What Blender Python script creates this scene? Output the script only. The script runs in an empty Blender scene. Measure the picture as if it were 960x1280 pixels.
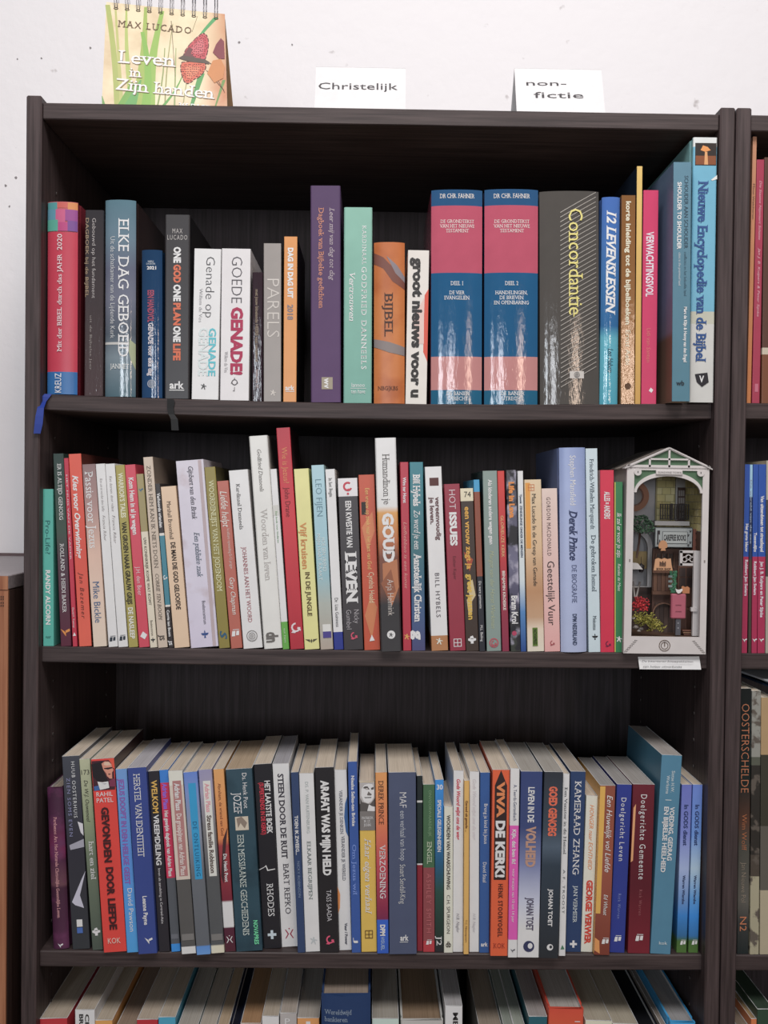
import bpy, bmesh, math, random
from mathutils import Vector, Matrix
random.seed(7)
S = bpy.context.scene
C = S.collection

# ------------------------------------------------------------------ camera
FPX, DIST, EYE = 1154.0, 1.05, 1.50
VPX, VPY, ROLL = 466.0, 622.0, 0.0122
cam_data = bpy.data.cameras.new('camera'); cam = bpy.data.objects.new('camera', cam_data)
C.objects.link(cam); S.camera = cam
cam_data.sensor_fit = 'HORIZONTAL'; cam_data.sensor_width = 36.0
cam_data.lens = FPX / 960 * 36.0
cam_data.clip_start = 0.02
def _rot():
    # camera axes: x right, y up, -z forward; depth axis (0,1,0) must land on (VPX,VPY)
    px, py = (VPX-480)/FPX, -(VPY-640)/FPX
    c, s = math.cos(ROLL), math.sin(ROLL)
    px, py = px*c - py*s, px*s + py*c      # undo the roll
    yaw = math.atan(px); pitch = math.atan(py*math.cos(yaw))
    return (Matrix.Rotation(yaw, 3, 'Z') @ Matrix.Rotation(math.pi/2 - pitch, 3, 'X') @ Matrix.Rotation(ROLL, 3, 'Z'))
RM = _rot()
CAM = Vector((0, -DIST, EYE))
cam.matrix_world = Matrix.Translation(CAM) @ RM.to_4x4()
def ray(px, py):
    return (RM @ Vector(((px-480)/FPX, -(py-640)/FPX, -1))).normalized()
def at(px, py, Y=0.0):
    d = ray(px, py); return CAM + d*((Y-CAM.y)/d.y)
def atz(px, py, z):
    d = ray(px, py); return CAM + d*((z-CAM.z)/d.z)

# ------------------------------------------------------------------ light
def area(name, loc, target, sx, sy, power, col):
    l = bpy.data.lights.new(name, 'AREA'); l.shape = 'RECTANGLE'; l.size = sx; l.size_y = sy
    l.energy = power; l.color = col
    o = bpy.data.objects.new(name, l); C.objects.link(o); o.location = loc
    o.rotation_euler = (Vector(target)-Vector(loc)).to_track_quat('-Z', 'Y').to_euler()
    return o
area('ceiling_lamp', (0.10, -1.02, 2.92), (0.0, -0.25, 1.2), 1.6, 0.6, 29, (1.0, 0.965, 0.95))
area('window_light', (-1.0, -4.6, 1.9), (0, 0, 1.6), 0.4, 1.1, 26, (0.86, 0.93, 1.0))
area('window_light', (0.05, -4.6, 1.9), (0, 0, 1.6), 0.35, 1.1, 21, (0.92, 0.95, 1.0))
area('window_light', (1.5, -4.4, 2.15), (0, 0, 1.6), 0.22, 0.8, 12, (1.0, 0.76, 0.60))
w = bpy.data.worlds.new('room_light'); S.world = w; w.use_nodes = True
w.node_tree.nodes['Background'].inputs[0].default_value = (0.86, 0.86, 0.90, 1)
w.node_tree.nodes['Background'].inputs[1].default_value = 0.13
S.view_settings.view_transform = 'Standard'; S.view_settings.look = 'None'
S.view_settings.gamma = 1.0; S.view_settings.use_curve_mapping = False
S.view_settings.exposure = 0.10

# ------------------------------------------------------------------ materials
def lin(h, g=1.0, cap=.76):
    h = h.lstrip('#')
    if len(h) == 3: h = ''.join(c*2 for c in h)
    v = [int(h[i:i+2], 16)/255 for i in (0, 2, 4)]
    v = [(c/12.92 if c <= .04045 else ((c+.055)/1.055)**2.4)*g for c in v]
    y = .3*v[0]+.59*v[1]+.11*v[2]; v = [c*.9+y*.1 for c in v]
    return tuple(min(c, cap) for c in v) + (1,)
_mc = {}
def mat(h, rough=.55, metal=0, g=1.0, spec=.4):
    k = (h, rough, metal, g, spec)
    if k in _mc: return _mc[k]
    m = bpy.data.materials.new('paint'); m.use_nodes = True
    b = m.node_tree.nodes['Principled BSDF']
    b.inputs['Base Color'].default_value = lin(h, g)
    b.inputs['Roughness'].default_value = rough; b.inputs['Metallic'].default_value = metal
    b.inputs['Specular IOR Level'].default_value = spec
    # slight procedural mottling so nothing is dead flat
    nt = m.node_tree; tc = nt.nodes.new('ShaderNodeTexCoord'); n = nt.nodes.new('ShaderNodeTexNoise')
    n.inputs['Scale'].default_value = 60; nt.links.new(tc.outputs['Object'], n.inputs['Vector'])
    mr = nt.nodes.new('ShaderNodeMapRange'); mr.inputs['To Min'].default_value = .92; mr.inputs['To Max'].default_value = 1.06
    nt.links.new(n.outputs['Fac'], mr.inputs['Value'])
    mx = nt.nodes.new('ShaderNodeVectorMath'); mx.operation = 'SCALE'; mx.inputs[0].default_value = lin(h, g)[:3]
    nt.links.new(mr.outputs['Result'], mx.inputs['Scale']); nt.links.new(mx.outputs[0], b.inputs['Base Color'])
    _mc[k] = m; return m
def wood(name, c1, c2, axis, rough=.5, bump=.12, scale=1.0):
    m = bpy.data.materials.new(name); m.use_nodes = True; nt = m.node_tree; N = nt.nodes.new; L = nt.links.new
    b = nt.nodes['Principled BSDF']; b.inputs['Roughness'].default_value = rough
    b.inputs['Specular IOR Level'].default_value = .3
    tc = N('ShaderNodeTexCoord'); mp = N('ShaderNodeMapping')
    sc = [160*scale]*3; sc['XYZ'.index(axis)] = 5*scale
    mp.inputs['Scale'].default_value = sc
    L(tc.outputs['Object'], mp.inputs['Vector'])
    n = N('ShaderNodeTexNoise'); n.inputs['Scale'].default_value = 1.6; n.inputs['Detail'].default_value = 6; n.inputs['Roughness'].default_value = .6
    L(mp.outputs[0], n.inputs['Vector'])
    cr = N('ShaderNodeValToRGB'); cr.color_ramp.elements[0].position = .36; cr.color_ramp.elements[1].position = .66
    cr.color_ramp.elements[0].color = lin(c1); cr.color_ramp.elements[1].color = lin(c2)
    L(n.outputs['Fac'], cr.inputs['Fac']); L(cr.outputs['Color'], b.inputs['Base Color'])
    bp = N('ShaderNodeBump'); bp.inputs['Strength'].default_value = bump; bp.inputs['Distance'].default_value = .0006
    L(n.outputs['Fac'], bp.inputs['Height']); L(bp.outputs[0], b.inputs['Normal'])
    return m
def page_mat(h, g):
    k = ('page', h, g)
    if k in _mc: return _mc[k]
    m = bpy.data.materials.new('paper_edges'); m.use_nodes = True; nt = m.node_tree; N = nt.nodes.new; L = nt.links.new
    b = nt.nodes['Principled BSDF']; b.inputs['Roughness'].default_value = .9; b.inputs['Specular IOR Level'].default_value = .1
    tc = N('ShaderNodeTexCoord'); mp = N('ShaderNodeMapping'); mp.inputs['Scale'].default_value = (1500, 12, 12)
    L(tc.outputs['Object'], mp.inputs['Vector'])
    n = N('ShaderNodeTexNoise'); n.inputs['Scale'].default_value = 1.0; n.inputs['Detail'].default_value = 3
    L(mp.outputs[0], n.inputs['Vector'])
    cr = N('ShaderNodeValToRGB'); cr.color_ramp.elements[0].position = .3; cr.color_ramp.elements[1].position = .62
    c = lin(h, g); cr.color_ramp.elements[0].color = (c[0]*.76, c[1]*.74, c[2]*.71, 1); cr.color_ramp.elements[1].color = c
    L(n.outputs['Fac'], cr.inputs['Fac']); L(cr.outputs['Color'], b.inputs['Base Color'])
    _mc[k] = m; return m
def cover_mat(spec, h, g, gloss, noise):
    """printed board: colour bands from head (0) to tail (1) of the spine"""
    m = bpy.data.materials.new('printed_cover'); m.use_nodes = True; nt = m.node_tree; N = nt.nodes.new; L = nt.links.new
    b = nt.nodes['Principled BSDF']
    b.inputs['Roughness'].default_value = (.6, .36, .09)[gloss]
    b.inputs['Specular IOR Level'].default_value = (.25, .4, .5)[gloss]
    tc = N('ShaderNodeTexCoord')
    if isinstance(spec, str): spec = ['C', (0, spec)]
    cr = N('ShaderNodeValToRGB'); ramp = cr.color_ramp
    ramp.interpolation = 'CONSTANT' if spec[0] == 'C' else 'LINEAR'
    pts = spec[1:]
    ramp.elements[0].position = pts[0][0]; ramp.elements[0].color = lin(pts[0][1], g)
    if len(pts) > 1:
        ramp.elements[1].position = pts[1][0]; ramp.elements[1].color = lin(pts[1][1], g)
        for p, c in pts[2:]:
            e = ramp.elements.new(p); e.color = lin(c, g)
    else:
        ramp.elements[1].color = lin(pts[0][1], g)
    sx = N('ShaderNodeSeparateXYZ'); L(tc.outputs['Object'], sx.inputs[0])
    mr = N('ShaderNodeMapRange'); mr.inputs['From Min'].default_value = h; mr.inputs['From Max'].default_value = 0
    L(sx.outputs['Z'], mr.inputs['Value']); L(mr.outputs['Result'], cr.inputs['Fac'])
    col = cr.outputs['Color']
    if noise:
        for (c2, sc, lo, hi) in noise:
            n = N('ShaderNodeTexNoise'); n.inputs['Scale'].default_value = sc; n.inputs['Detail'].default_value = 5
            mp = N('ShaderNodeMapping'); mp.inputs['Location'].default_value = (random.random()*9,)*3
            L(tc.outputs['Object'], mp.inputs['Vector']); L(mp.outputs[0], n.inputs['Vector'])
            r = N('ShaderNodeMapRange'); r.inputs['From Min'].default_value = lo; r.inputs['From Max'].default_value = hi
            L(n.outputs['Fac'], r.inputs['Value'])
            mx = N('ShaderNodeMix'); mx.data_type = 'RGBA'; L(r.outputs['Result'], mx.inputs['Factor'])
            L(col, mx.inputs['A']); mx.inputs['B'].default_value = lin(c2, g); col = mx.outputs['Result']
    # rubbed, faintly mottled print
    n = N('ShaderNodeTexNoise'); n.inputs['Scale'].default_value = 45; n.inputs['Detail'].default_value = 6
    L(tc.outputs['Object'], n.inputs['Vector'])
    r = N('ShaderNodeMapRange'); r.inputs['To Min'].default_value = .9; r.inputs['To Max'].default_value = 1.08
    L(n.outputs['Fac'], r.inputs['Value'])
    vm = N('ShaderNodeVectorMath'); vm.operation = 'SCALE'; L(col, vm.inputs[0]); L(r.outputs['Result'], vm.inputs['Scale'])
    L(vm.outputs[0], b.inputs['Base Color'])
    bp = N('ShaderNodeBump'); bp.inputs['Distance'].default_value = .0008
    bp.inputs['Strength'].default_value = (.08, .08, .22)[gloss]
    if gloss == 2:
        n2 = N('ShaderNodeTexNoise'); mp = N('ShaderNodeMapping'); mp.inputs['Scale'].default_value = (260, 260, 90)
        n2.inputs['Scale'].default_value = 1; n2.inputs['Detail'].default_value = 4
        L(tc.outputs['Object'], mp.inputs['Vector']); L(mp.outputs[0], n2.inputs['Vector']); L(n2.outputs['Fac'], bp.inputs['Height'])
    else:
        L(n.outputs['Fac'], bp.inputs['Height'])
    L(bp.outputs[0], b.inputs['Normal'])
    return m

# ------------------------------------------------------------------ mesh helpers
class MB:
    def __init__(s): s.v = []; s.f = []; s.m = []; s.sm = []; s.mats = []
    def mi(s, m):
        if m not in s.mats: s.mats.append(m)
        return s.mats.index(m)
    def quadlist(s, verts, faces, m, smooth=False):
        o = len(s.v); s.v += [tuple(v) for v in verts]; i = s.mi(m)
        for f in faces: s.f.append(tuple(k+o for k in f)); s.m.append(i); s.sm.append(smooth)
    def box(s, x0, x1, y0, y1, z0, z1, m, xf=None):
        v = [(x, y, z) for z in (z0, z1) for y in (y0, y1) for x in (x0, x1)]
        if xf: v = [tuple(xf @ Vector(p)) for p in v]
        s.quadlist(v, [(0, 2, 3, 1), (4, 5, 7, 6), (0, 1, 5, 4), (2, 6, 7, 3), (0, 4, 6, 2), (1, 3, 7, 5)], m)
    def bbox(s, x0, x1, y0, y1, z0, z1, m, b=.001):
        """box with chamfered edges"""
        bm = bmesh.new(); bmesh.ops.create_cube(bm, size=1)
        for v in bm.verts: v.co = Vector(((x0+x1)/2+v.co.x*(x1-x0), (y0+y1)/2+v.co.y*(y1-y0), (z0+z1)/2+v.co.z*(z1-z0)))
        bmesh.ops.bevel(bm, geom=bm.edges[:], offset=b, segments=1, affect='EDGES')
        bm.verts.index_update()
        s.quadlist([v.co[:] for v in bm.verts], [[v.index for v in f.verts] for f in bm.faces], m); bm.free()
    def prism(s, pts, d, m, smooth=False):
        """pts: 3-D loop, extruded by vector d"""
        n = len(pts); P = [Vector(p) for p in pts]; d = Vector(d)
        s.quadlist(P + [p+d for p in P], [tuple(range(n)), tuple(range(2*n-1, n-1, -1))] + [(i, n+i, n+(i+1) % n, (i+1) % n) for i in range(n)], m, smooth)
    def tube(s, path, r, m, n=8, closed=False):
        P = [Vector(p) for p in path]; o = []
        for i, p in enumerate(P):
            a = P[i-1] if (i or closed) else P[i]; b = P[(i+1) % len(P)] if (i < len(P)-1 or closed) else P[i]
            t = (b-a).normalized(); u = t.cross(Vector((0, 0, 1)));
            if u.length < .1: u = t.cross(Vector((0, 1, 0)))
            u.normalize(); w_ = t.cross(u)
            rr = r[i] if isinstance(r, (list, tuple)) else r
            o += [p + (u*math.cos(2*math.pi*k/n) + w_*math.sin(2*math.pi*k/n))*rr for k in range(n)]
        F = []; L_ = len(P)
        for i in range(L_ if closed else L_-1):
            for k in range(n):
                a = i*n; b = ((i+1) % L_)*n; F.append((a+k, a+(k+1) % n, b+(k+1) % n, b+k))
        if not closed: F += [tuple(range(n)), tuple(range(L_*n-1, (L_-1)*n-1, -1))]
        s.quadlist(o, F, m, True)
    def blob(s, c, r, m, sub=1, squash=(1, 1, 1), jit=0):
        bm = bmesh.new(); bmesh.ops.create_icosphere(bm, subdivisions=sub, radius=1)
        for v in bm.verts:
            k = 1+random.uniform(-jit, jit); v.co = Vector((c[0]+v.co.x*r*squash[0]*k, c[1]+v.co.y*r*squash[1]*k, c[2]+v.co.z*r*squash[2]*k))
        s.quadlist([v.co[:] for v in bm.verts], [[v.index for v in f.verts] for f in bm.faces], m, jit == 0); bm.free()
    def build(s, name, parent=None):
        me = bpy.data.meshes.new(name); me.from_pydata(s.v, [], s.f)
        for m in s.mats: me.materials.append(m)
        me.polygons.foreach_set('material_index', s.m); me.polygons.foreach_set('use_smooth', s.sm)
        me.update(); o = bpy.data.objects.new(name, me); C.objects.link(o)
        if parent: o.parent = parent
        return o
def tag(o, label=None, cat=None, group=None, kind=None):
    if label: o['label'] = label
    if cat: o['category'] = cat
    if group: o['group'] = group
    if kind: o['kind'] = kind
    return o
def empty(name, loc=(0, 0, 0), roty=0.0):
    o = bpy.data.objects.new(name, None); C.objects.link(o); o.location = loc; o.rotation_euler = (0, roty, 0)
    o.empty_display_size = .02
    return o

# ------------------------------------------------------------------ lettering (built-in font, shaped after conversion)
_texts = []
def text(name, body, parent, fn, length, height, col, style='', g=1.0, cut=None):
    """fn(gx, gy) -> parent-local point, gx along the line 0..length, gy across 0..height (cap height)"""
    cu = bpy.data.curves.new(name, 'FONT'); cu.body = body; cu.size = 1.0; cu.resolution_u = 2
    if 'b' in style: cu.offset = .028
    if 'B' in style: cu.offset = .05
    if 't' in style: cu.offset = -.012
    if 'i' in style: cu.shear = .28
    if 'm' in style: cu.align_x = 'CENTER'
    cu.space_line = .95
    if 'w' in style: cu.space_character = 1.25
    o = bpy.data.objects.new(name, cu); _texts.append((o, name, parent, fn, length, height, col, style, g, cut))
def _serif(vs, fs):
    """small slab serifs on the ends of upright strokes"""
    ed = {}
    for f in fs:
        for i in range(len(f)):
            a, b = f[i], f[(i+1) % len(f)]
            ed[(a, b)] = ed.get((a, b), 0)+1
    bd = [(a, b) for (a, b) in ed if (b, a) not in ed]
    nx = {}; pv = {}
    for a, b in bd: nx[a] = b; pv[b] = a
    out_v, out_f = [], []
    for v in nx:
        if v not in pv: continue
        p = vs[v]
        for other, far in ((pv[v], nx[v]), (nx[v], pv[v])):
            h = vs[other]-p; s_ = vs[far]-p
            if abs(h.y) < .012 and .03 < abs(h.x) < .75 and abs(s_.y) > .16 and abs(s_.x) < abs(s_.y)*.55:
                if h.x*s_.x > abs(s_.y)*.5*abs(h.x): continue
                dr = -1 if h.x > 0 else 1
                dy = .045 if s_.y > 0 else -.045
                k = len(out_v)
                out_v += [p+Vector((0, 0, 0)), p+Vector((dr*.10, 0, 0)), p+Vector((dr*.10, dy*.7, 0)), p+Vector((0, dy*1.6, 0))]
                out_f.append((k, k+1, k+2, k+3))
                break
    return out_v, out_f
def flush_texts():
    for t in _texts: C.objects.link(t[0])
    dg = bpy.context.evaluated_depsgraph_get(); dg.update()
    for (o, name, parent, fn, length, height, col, style, g, cut) in _texts:
        ev = o.evaluated_get(dg); me = bpy.data.meshes.new_from_object(ev)
        vs = [v.co.copy() for v in me.vertices]; fs = [tuple(p.vertices) for p in me.polygons]
        bpy.data.meshes.remove(me)
        if not vs: continue
        if 's' in style:
            # merge doubles by position for boundary walk
            key = {}; remap = []
            for i, v in enumerate(vs):
                k = (round(v.x, 4), round(v.y, 4)); remap.append(key.setdefault(k, i))
            f2 = [tuple(remap[i] for i in f) for f in fs]
            ov, of = _serif(vs, f2); b = len(vs); vs += ov; fs += [tuple(i+b for i in f) for f in of]
        x0 = min(v.x for v in vs); x1 = max(v.x for v in vs); y0 = min(v.y for v in vs); y1 = max(v.y for v in vs)
        lines = o.data.body.count('\n')+1
        if lines == 1: yb, yh = 0.0, .70
        else: yb, yh = y0, (y1-y0)
        sx = length/max(x1-x0, 1e-6); sy = height/yh
        vs = [Vector(((v.x-x0)*sx, (v.y-yb)*sy, 0)) for v in vs]
        if cut:      # finer mesh so the lettering can follow a rounded spine
            bm = bmesh.new(); bv = [bm.verts.new(v) for v in vs]
            for f in fs:
                if len(set(f)) > 2:
                    try: bm.faces.new([bv[i] for i in f])
                    except ValueError: pass
            ax = 1 if cut == 'y' else 0; lo = min(v[ax] for v in vs); hi = max(v[ax] for v in vs); n = max(3, int((hi-lo)/.0016))
            nor = (0, 1, 0) if ax else (1, 0, 0)
            for k in range(1, n):
                p = [0, 0, 0]; p[ax] = lo+(hi-lo)*k/n
                bmesh.ops.bisect_plane(bm, geom=bm.verts[:]+bm.edges[:]+bm.faces[:], plane_co=p, plane_no=nor)
            bm.verts.index_update(); vs = [v.co.copy() for v in bm.verts]; fs = [tuple(v.index for v in f.verts) for f in bm.faces]; bm.free()
        pts = [fn(v.x, v.y) for v in vs]
        mb = MB(); mb.quadlist(pts, fs, mat(col, .5, 0, g)); mb.build(name, parent)
    for t in _texts:
        cu = t[0].data; bpy.data.objects.remove(t[0]); bpy.data.curves.remove(cu)

# ------------------------------------------------------------------ bookcases
WOODV = wood('dark_walnut_upright', '#362c2c', '#534545', 'Z')
WOODH = wood('dark_walnut_board', '#342a2a', '#504342', 'X')
WOODB = wood('dark_walnut_back', '#2b2424', '#40363a', 'Z', rough=.6)
DEPTH = .322; SH_Y = .012; TH = .0185
def zpx(px, py, Y=SH_Y): return at(px, py, Y).z
Z_TOPB = zpx(466, 137.5+1.5)            # upper face of the top board
SHELVES = [(zpx(466, 497.5), .0062), (zpx(466, 812), .0012), (zpx(466, 1191), .0006)]   # (height at the ends, sag in the middle)
Z4 = SHELVES[2][0]-.292
SHELVES.append((Z4, .001)); SHELVES.append((Z4-.295, .0)); SHELVES.append((Z4-.60, 0.))
XL = at(29.5, 640, 0).x; XR = at(911.6, 600, 0).x - .0004
POST = .0172
def shelf_z(i, x, xa=None, xb=None):
    z, sag = SHELVES[i]; xa = XL if xa is None else xa; xb = XR if xb is None else xb
    t = max(0, min(1, (x-xa)/(xb-xa))); return z - sag*4*t*(1-t)
def bookcase(xa, xb, label, sag=True, split=False):
    root = empty('bookcase', ((xa+xb)/2, 0, 0)); tag(root, label, 'bookcase', 'dark walnut bookcases')
    ox = (xa+xb)/2; ztop = Z_TOPB+.0065
    for (p, q) in ((xa, xa+POST), (xb-POST, xb)):
        m = MB(); m.bbox(p-ox, q-ox, 0, DEPTH+.012, 0, ztop, WOODV, .0015); m.build('side_panel', root)
    m = MB(); m.bbox(xa+POST-ox, xb-POST-ox, .004, DEPTH, Z_TOPB-TH, Z_TOPB, WOODH, .001); m.build('top_panel', root)
    m = MB(); m.box(xa+POST-ox, xb-POST-ox, DEPTH+.001, DEPTH+.006, .06, Z_TOPB-.001, WOODB); m.build('back_panel', root)
    m = MB(); m.bbox(xa+POST-ox, xb-POST-ox, .02, .036, .0, .06, WOODH, .001); m.build('plinth', root)
    for i in range(len(SHELVES)):
        n = 28; a = xa+POST+.0003; b = xb-POST-.0003; ys = (SH_Y, SH_Y+.0012, DEPTH-.001); mb = MB(); vs = []; F = []
        for k in range(n+1):
            x = a+(b-a)*k/n; z = shelf_z(i, x, xa, xb) if sag else SHELVES[i][0]
            vs += [(x-ox, SH_Y, z-.0012), (x-ox, SH_Y+.0012, z), (x-ox, DEPTH, z), (x-ox, DEPTH, z-TH), (x-ox, SH_Y+.0012, z-TH), (x-ox, SH_Y, z-TH+.0012)]
        for k in range(n):
            for j in range(6):
                F.append((k*6+j, k*6+(j+1) % 6, (k+1)*6+(j+1) % 6, (k+1)*6+j))
        F += [tuple(range(6)), tuple(n*6+5-j for j in range(6))]
        mb.quadlist(vs, F, WOODH); mb.build('shelf', root)
    # shelf-pin holes drilled up the inner faces, each a small pale ring
    ring = mat('#4c4544', .5)
    for side, x in ((1, xa+POST), (-1, xb-POST)):
        for yy in (.05, .27):
            z = .35
            while z < Z_TOPB-.06:
                if all(not (s[0]-.03 < z < s[0]+.012) for s in SHELVES):
                    mb = MB()
                    mb.tube([(x-ox+side*.0006, yy+.0016*math.cos(a*math.pi/4), z+.0016*math.sin(a*math.pi/4)) for a in range(8)], .0006, ring, 4, True)
                    mb.build('pin_hole', root)
                z += .032
    return root
bookcase(XL, XR, 'dark walnut bookcase filled with theology books, wide in the middle')
XL2 = XR+.0016
bookcase(XL2, XL2+(XR-XL), 'dark walnut bookcase cut off at the right side of the photo', sag=False)
# ------------------------------------------------------------------ wall, floor
def structure(o): o['kind'] = 'structure'; return o
WY = DEPTH+.03
def wall_mat():
    m = bpy.data.materials.new('textured_wallpaper'); m.use_nodes = True; nt = m.node_tree; N = nt.nodes.new; L = nt.links.new
    b = nt.nodes['Principled BSDF']; b.inputs['Roughness'].default_value = .8; b.inputs['Specular IOR Level'].default_value = .15
    tc = N('ShaderNodeTexCoord')
    n = N('ShaderNodeTexNoise'); n.inputs['Scale'].default_value = 90; n.inputs['Detail'].default_value = 5
    v = N('ShaderNodeTexVoronoi'); v.inputs['Scale'].default_value = 38; v.feature = 'SMOOTH_F1'
    L(tc.outputs['Object'], n.inputs['Vector']); L(tc.outputs['Object'], v.inputs['Vector'])
    a = N('ShaderNodeMath'); a.operation = 'ADD'; L(n.outputs['Fac'], a.inputs[0]); L(v.outputs['Distance'], a.inputs[1])
    bp = N('ShaderNodeBump'); bp.inputs['Strength'].default_value = .35; bp.inputs['Distance'].default_value = .0016
    L(a.outputs[0], bp.inputs['Height']); L(bp.outputs[0], b.inputs['Normal'])
    # sparse chips and specks in the paint
    n3 = N('ShaderNodeTexNoise'); n3.inputs['Scale'].default_value = 34; n3.inputs['Detail'].default_value = 3
    L(tc.outputs['Object'], n3.inputs['Vector'])
    r = N('ShaderNodeMapRange'); r.inputs['From Min'].default_value = .70; r.inputs['From Max'].default_value = .76
    L(n3.outputs['Fac'], r.inputs['Value'])
    mx = N('ShaderNodeMix'); mx.data_type = 'RGBA'; mx.inputs['A'].default_value = lin('#efecee', 1, .9); mx.inputs['B'].default_value = lin('#c6c0c0')
    L(r.outputs['Result'], mx.inputs['Factor']); L(mx.outputs['Result'], b.inputs['Base Color'])
    return m
mb = MB(); mb.box(-2.2, 3.0, WY, WY+.1, 0, 2.7, wall_mat()); structure(mb.build('wall_back'))
mb = MB(); mb.box(-2.2, 3.0, -3.2, WY+.1, -.08, -.0005, wood('oak_floor', '#7d6650', '#9a8066', 'X', .45)); structure(mb.build('floor'))
# chips in the paint seen on the wall
for (px, py, r) in ((113, 60, 2.0), (52, 73, 1.3), (22, 74, 1.2), (20, 222, 1.8), (7, 232, 1.8), (299, 53, 1.6), (365, 56, 1.4), (12, 258, 1.4)):
    p = at(px, py, WY); mb = MB(); k = r*.00115
    pts = [(p.x+k*math.cos(a*1.05)*random.uniform(.6, 1.2), WY-.0006, p.z+k*math.sin(a*1.05)*random.uniform(.6, 1.3)) for a in range(6)]
    mb.prism(pts, (0, .0004, 0), mat('#8b8586')); structure(mb.build('trim_1'))
# ------------------------------------------------------------------ books
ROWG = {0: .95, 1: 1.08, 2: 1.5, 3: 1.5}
GROUP = {0: 'books standing on the top shelf', 1: 'books standing on the second shelf', 2: 'books standing on the third shelf', 3: 'books standing on the fourth shelf',
         10: 'books in the right bookcase', 11: 'books in the right bookcase', 12: 'books in the right bookcase', 13: 'books in the right bookcase'}
BOOKS = {}
def T(s, y0, y1, u, h, col='#ffffff', st=''): return ('T', s, y0, y1, u, h, col, st)
def R(y0, y1, u0, u1, col, name='printed_panel'): return ('P', name, [([(u0, y0), (u1, y0), (u1, y1), (u0, y1)], col)])
def PG(name, *polys): return ('P', name, list(polys))
def ZP(u0, u1, y0, sc, pts, col): return ([((a-u0)/(u1-u0), y0+b/sc) for a, b in pts], col)
def EM(kind, y, u, r, col='#ffffff', col2=None): return ('E', kind, y, u, r, col, col2)
def bk(row, xt0, xt1, yt, xb0, xb1, kind, spec, items, label, **kw):
    BOOKS.setdefault(row, []).append((xt0, xt1, yt, xb0, xb1, kind, spec, items, label, kw))
def emblem(kind, u, y, ru, ry, col, col2):
    """polygons in (u,y) space"""
    P = lambda pts, c=col: ([(u+a*ru, y-b*ry) for a, b in pts], c)
    circ = lambda r, n=16: [(r*math.cos(2*math.pi*i/n), r*math.sin(2*math.pi*i/n)) for i in range(n)]
    def ringp(r0, r1, n=16, c=col):
        out = []
        for i in range(n):
            a, b = 2*math.pi*i/n, 2*math.pi*(i+1)/n
            out.append(P([(r0*math.cos(a), r0*math.sin(a)), (r1*math.cos(a), r1*math.sin(a)), (r1*math.cos(b), r1*math.sin(b)), (r0*math.cos(b), r0*math.sin(b))], c))
        return out
    if kind == 'flag': return [P([(-1, -.8), (-.15, -.8), (.05, .5), (-.75, .5)]), P([(.1, -.6), (.85, -.6), (1, .5), (.3, .5)]), P([(-.6, .75), (1, .75), (1, .9), (-.6, .9)])]
    if kind == 'win':
        t = .16; o = [P([(-1, -1), (1, -1), (1, -1+t), (-1, -1+t)]), P([(-1, 1-t), (1, 1-t), (1, 1), (-1, 1)]), P([(-1, -1), (-1+t, -1), (-1+t, 1), (-1, 1)]), P([(1-t, -1), (1, -1), (1, 1), (1-t, 1)]), P([(-t/2, -1), (t/2, -1), (t/2, 1), (-t/2, 1)]), P([(-1, -t/2), (1, -t/2), (1, t/2), (-1, t/2)])]
        return o
    if kind == 'disc': return [P(circ(1))]
    if kind == 'ring': return ringp(.75, 1)
    if kind == 'rings': return ringp(.85, 1)+ringp(.5, .62)+ringp(.16, .3)
    if kind == 'rosette': return [P(circ(1)), P([(-.12, -.6), (.12, -.6), (.12, .1), (-.12, .1)], col2), P([(0, -.05), (.6, .35), (.48, .55), (-.1, .15)], col2), P([(0, -.05), (-.6, .35), (-.48, .55), (.1, .15)], col2)]
    if kind == 'cross': return [P([(-.3, -1), (.3, -1), (.3, 1), (-.3, 1)]), P([(-1, -.3), (-.3, -.3), (-.3, .3), (-1, .3)]), P([(.3, -.3), (1, -.3), (1, .3), (.3, .3)])]
    if kind == 'cross4': return [P([(-.35, -1), (.35, -1), (.35, .15), (-.35, .15)]), P([(-1, -.2), (-.35, -.5), (-.35, .3), (-1, .3)]), P([(.35, -.4), (1, -.2), (1, .3), (.35, .3)]), P([(-.6, .3), (.5, .3), (.2, 1), (-.4, .8)])]
    if kind == 'bird': return [P([(-1, .6), (-.2, .1), (.1, -.3), (.1, -1), (-.4, -.3)]), P([(.1, -.3), (1, .1), (.9, .6), (0, .2)])]
    if kind == 'wings': return [P([(-1, .3), (-.25, .25), (-.2, -.2)]), P([(1, .3), (.25, .25), (.2, -.2)]), P([(0, .35), (.16, .05), (0, -.35), (-.16, .05)])]
    if kind == 'diamond': return [P([(0, 1), (1, .1), (.3, -1), (-.8, -.2)])]
    if kind == 'bowl': return [P([(-1, .2), (1, .2), (.6, -.35), (-.6, -.35)]), P([(-.1, -.35), (.1, -.35), (.25, -1), (-.25, -1)]), P([(-.2, .3), (.2, .3), (0, 1)])]
    if kind == 'hook': return ringp(.55, .85, 12)[3:]+[P([(-.9, -.9), (-.2, -1), (.1, -.75), (-.6, -.6)]), P([(.2, -.2), (.8, -.7), (.9, -.4), (.4, .1)])]
    if kind == 'xx': return [P([(-1, -1), (-.75, -1), (-.1, 0), (-.75, 1), (-1, 1), (-.4, 0)]), P([(1, -1), (.75, -1), (.1, 0), (.75, 1), (1, 1), (.4, 0)]), P([(u_*.16, 1.2+v_*.16) for u_, v_ in circ(1, 8)])]
    if kind == 'globe': return [P(circ(1)), P([(a*.6+.25, b*.7+.1) for a, b in circ(.75, 10)], col2)]
    if kind == 'bunny': return [P([(-.9, -.2), (.9, -.2), (.5, .2), (-.6, .2)]), P([(-.4, -.2), (.2, -.2), (.3, -.5), (-.5, -.5)])]
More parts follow.
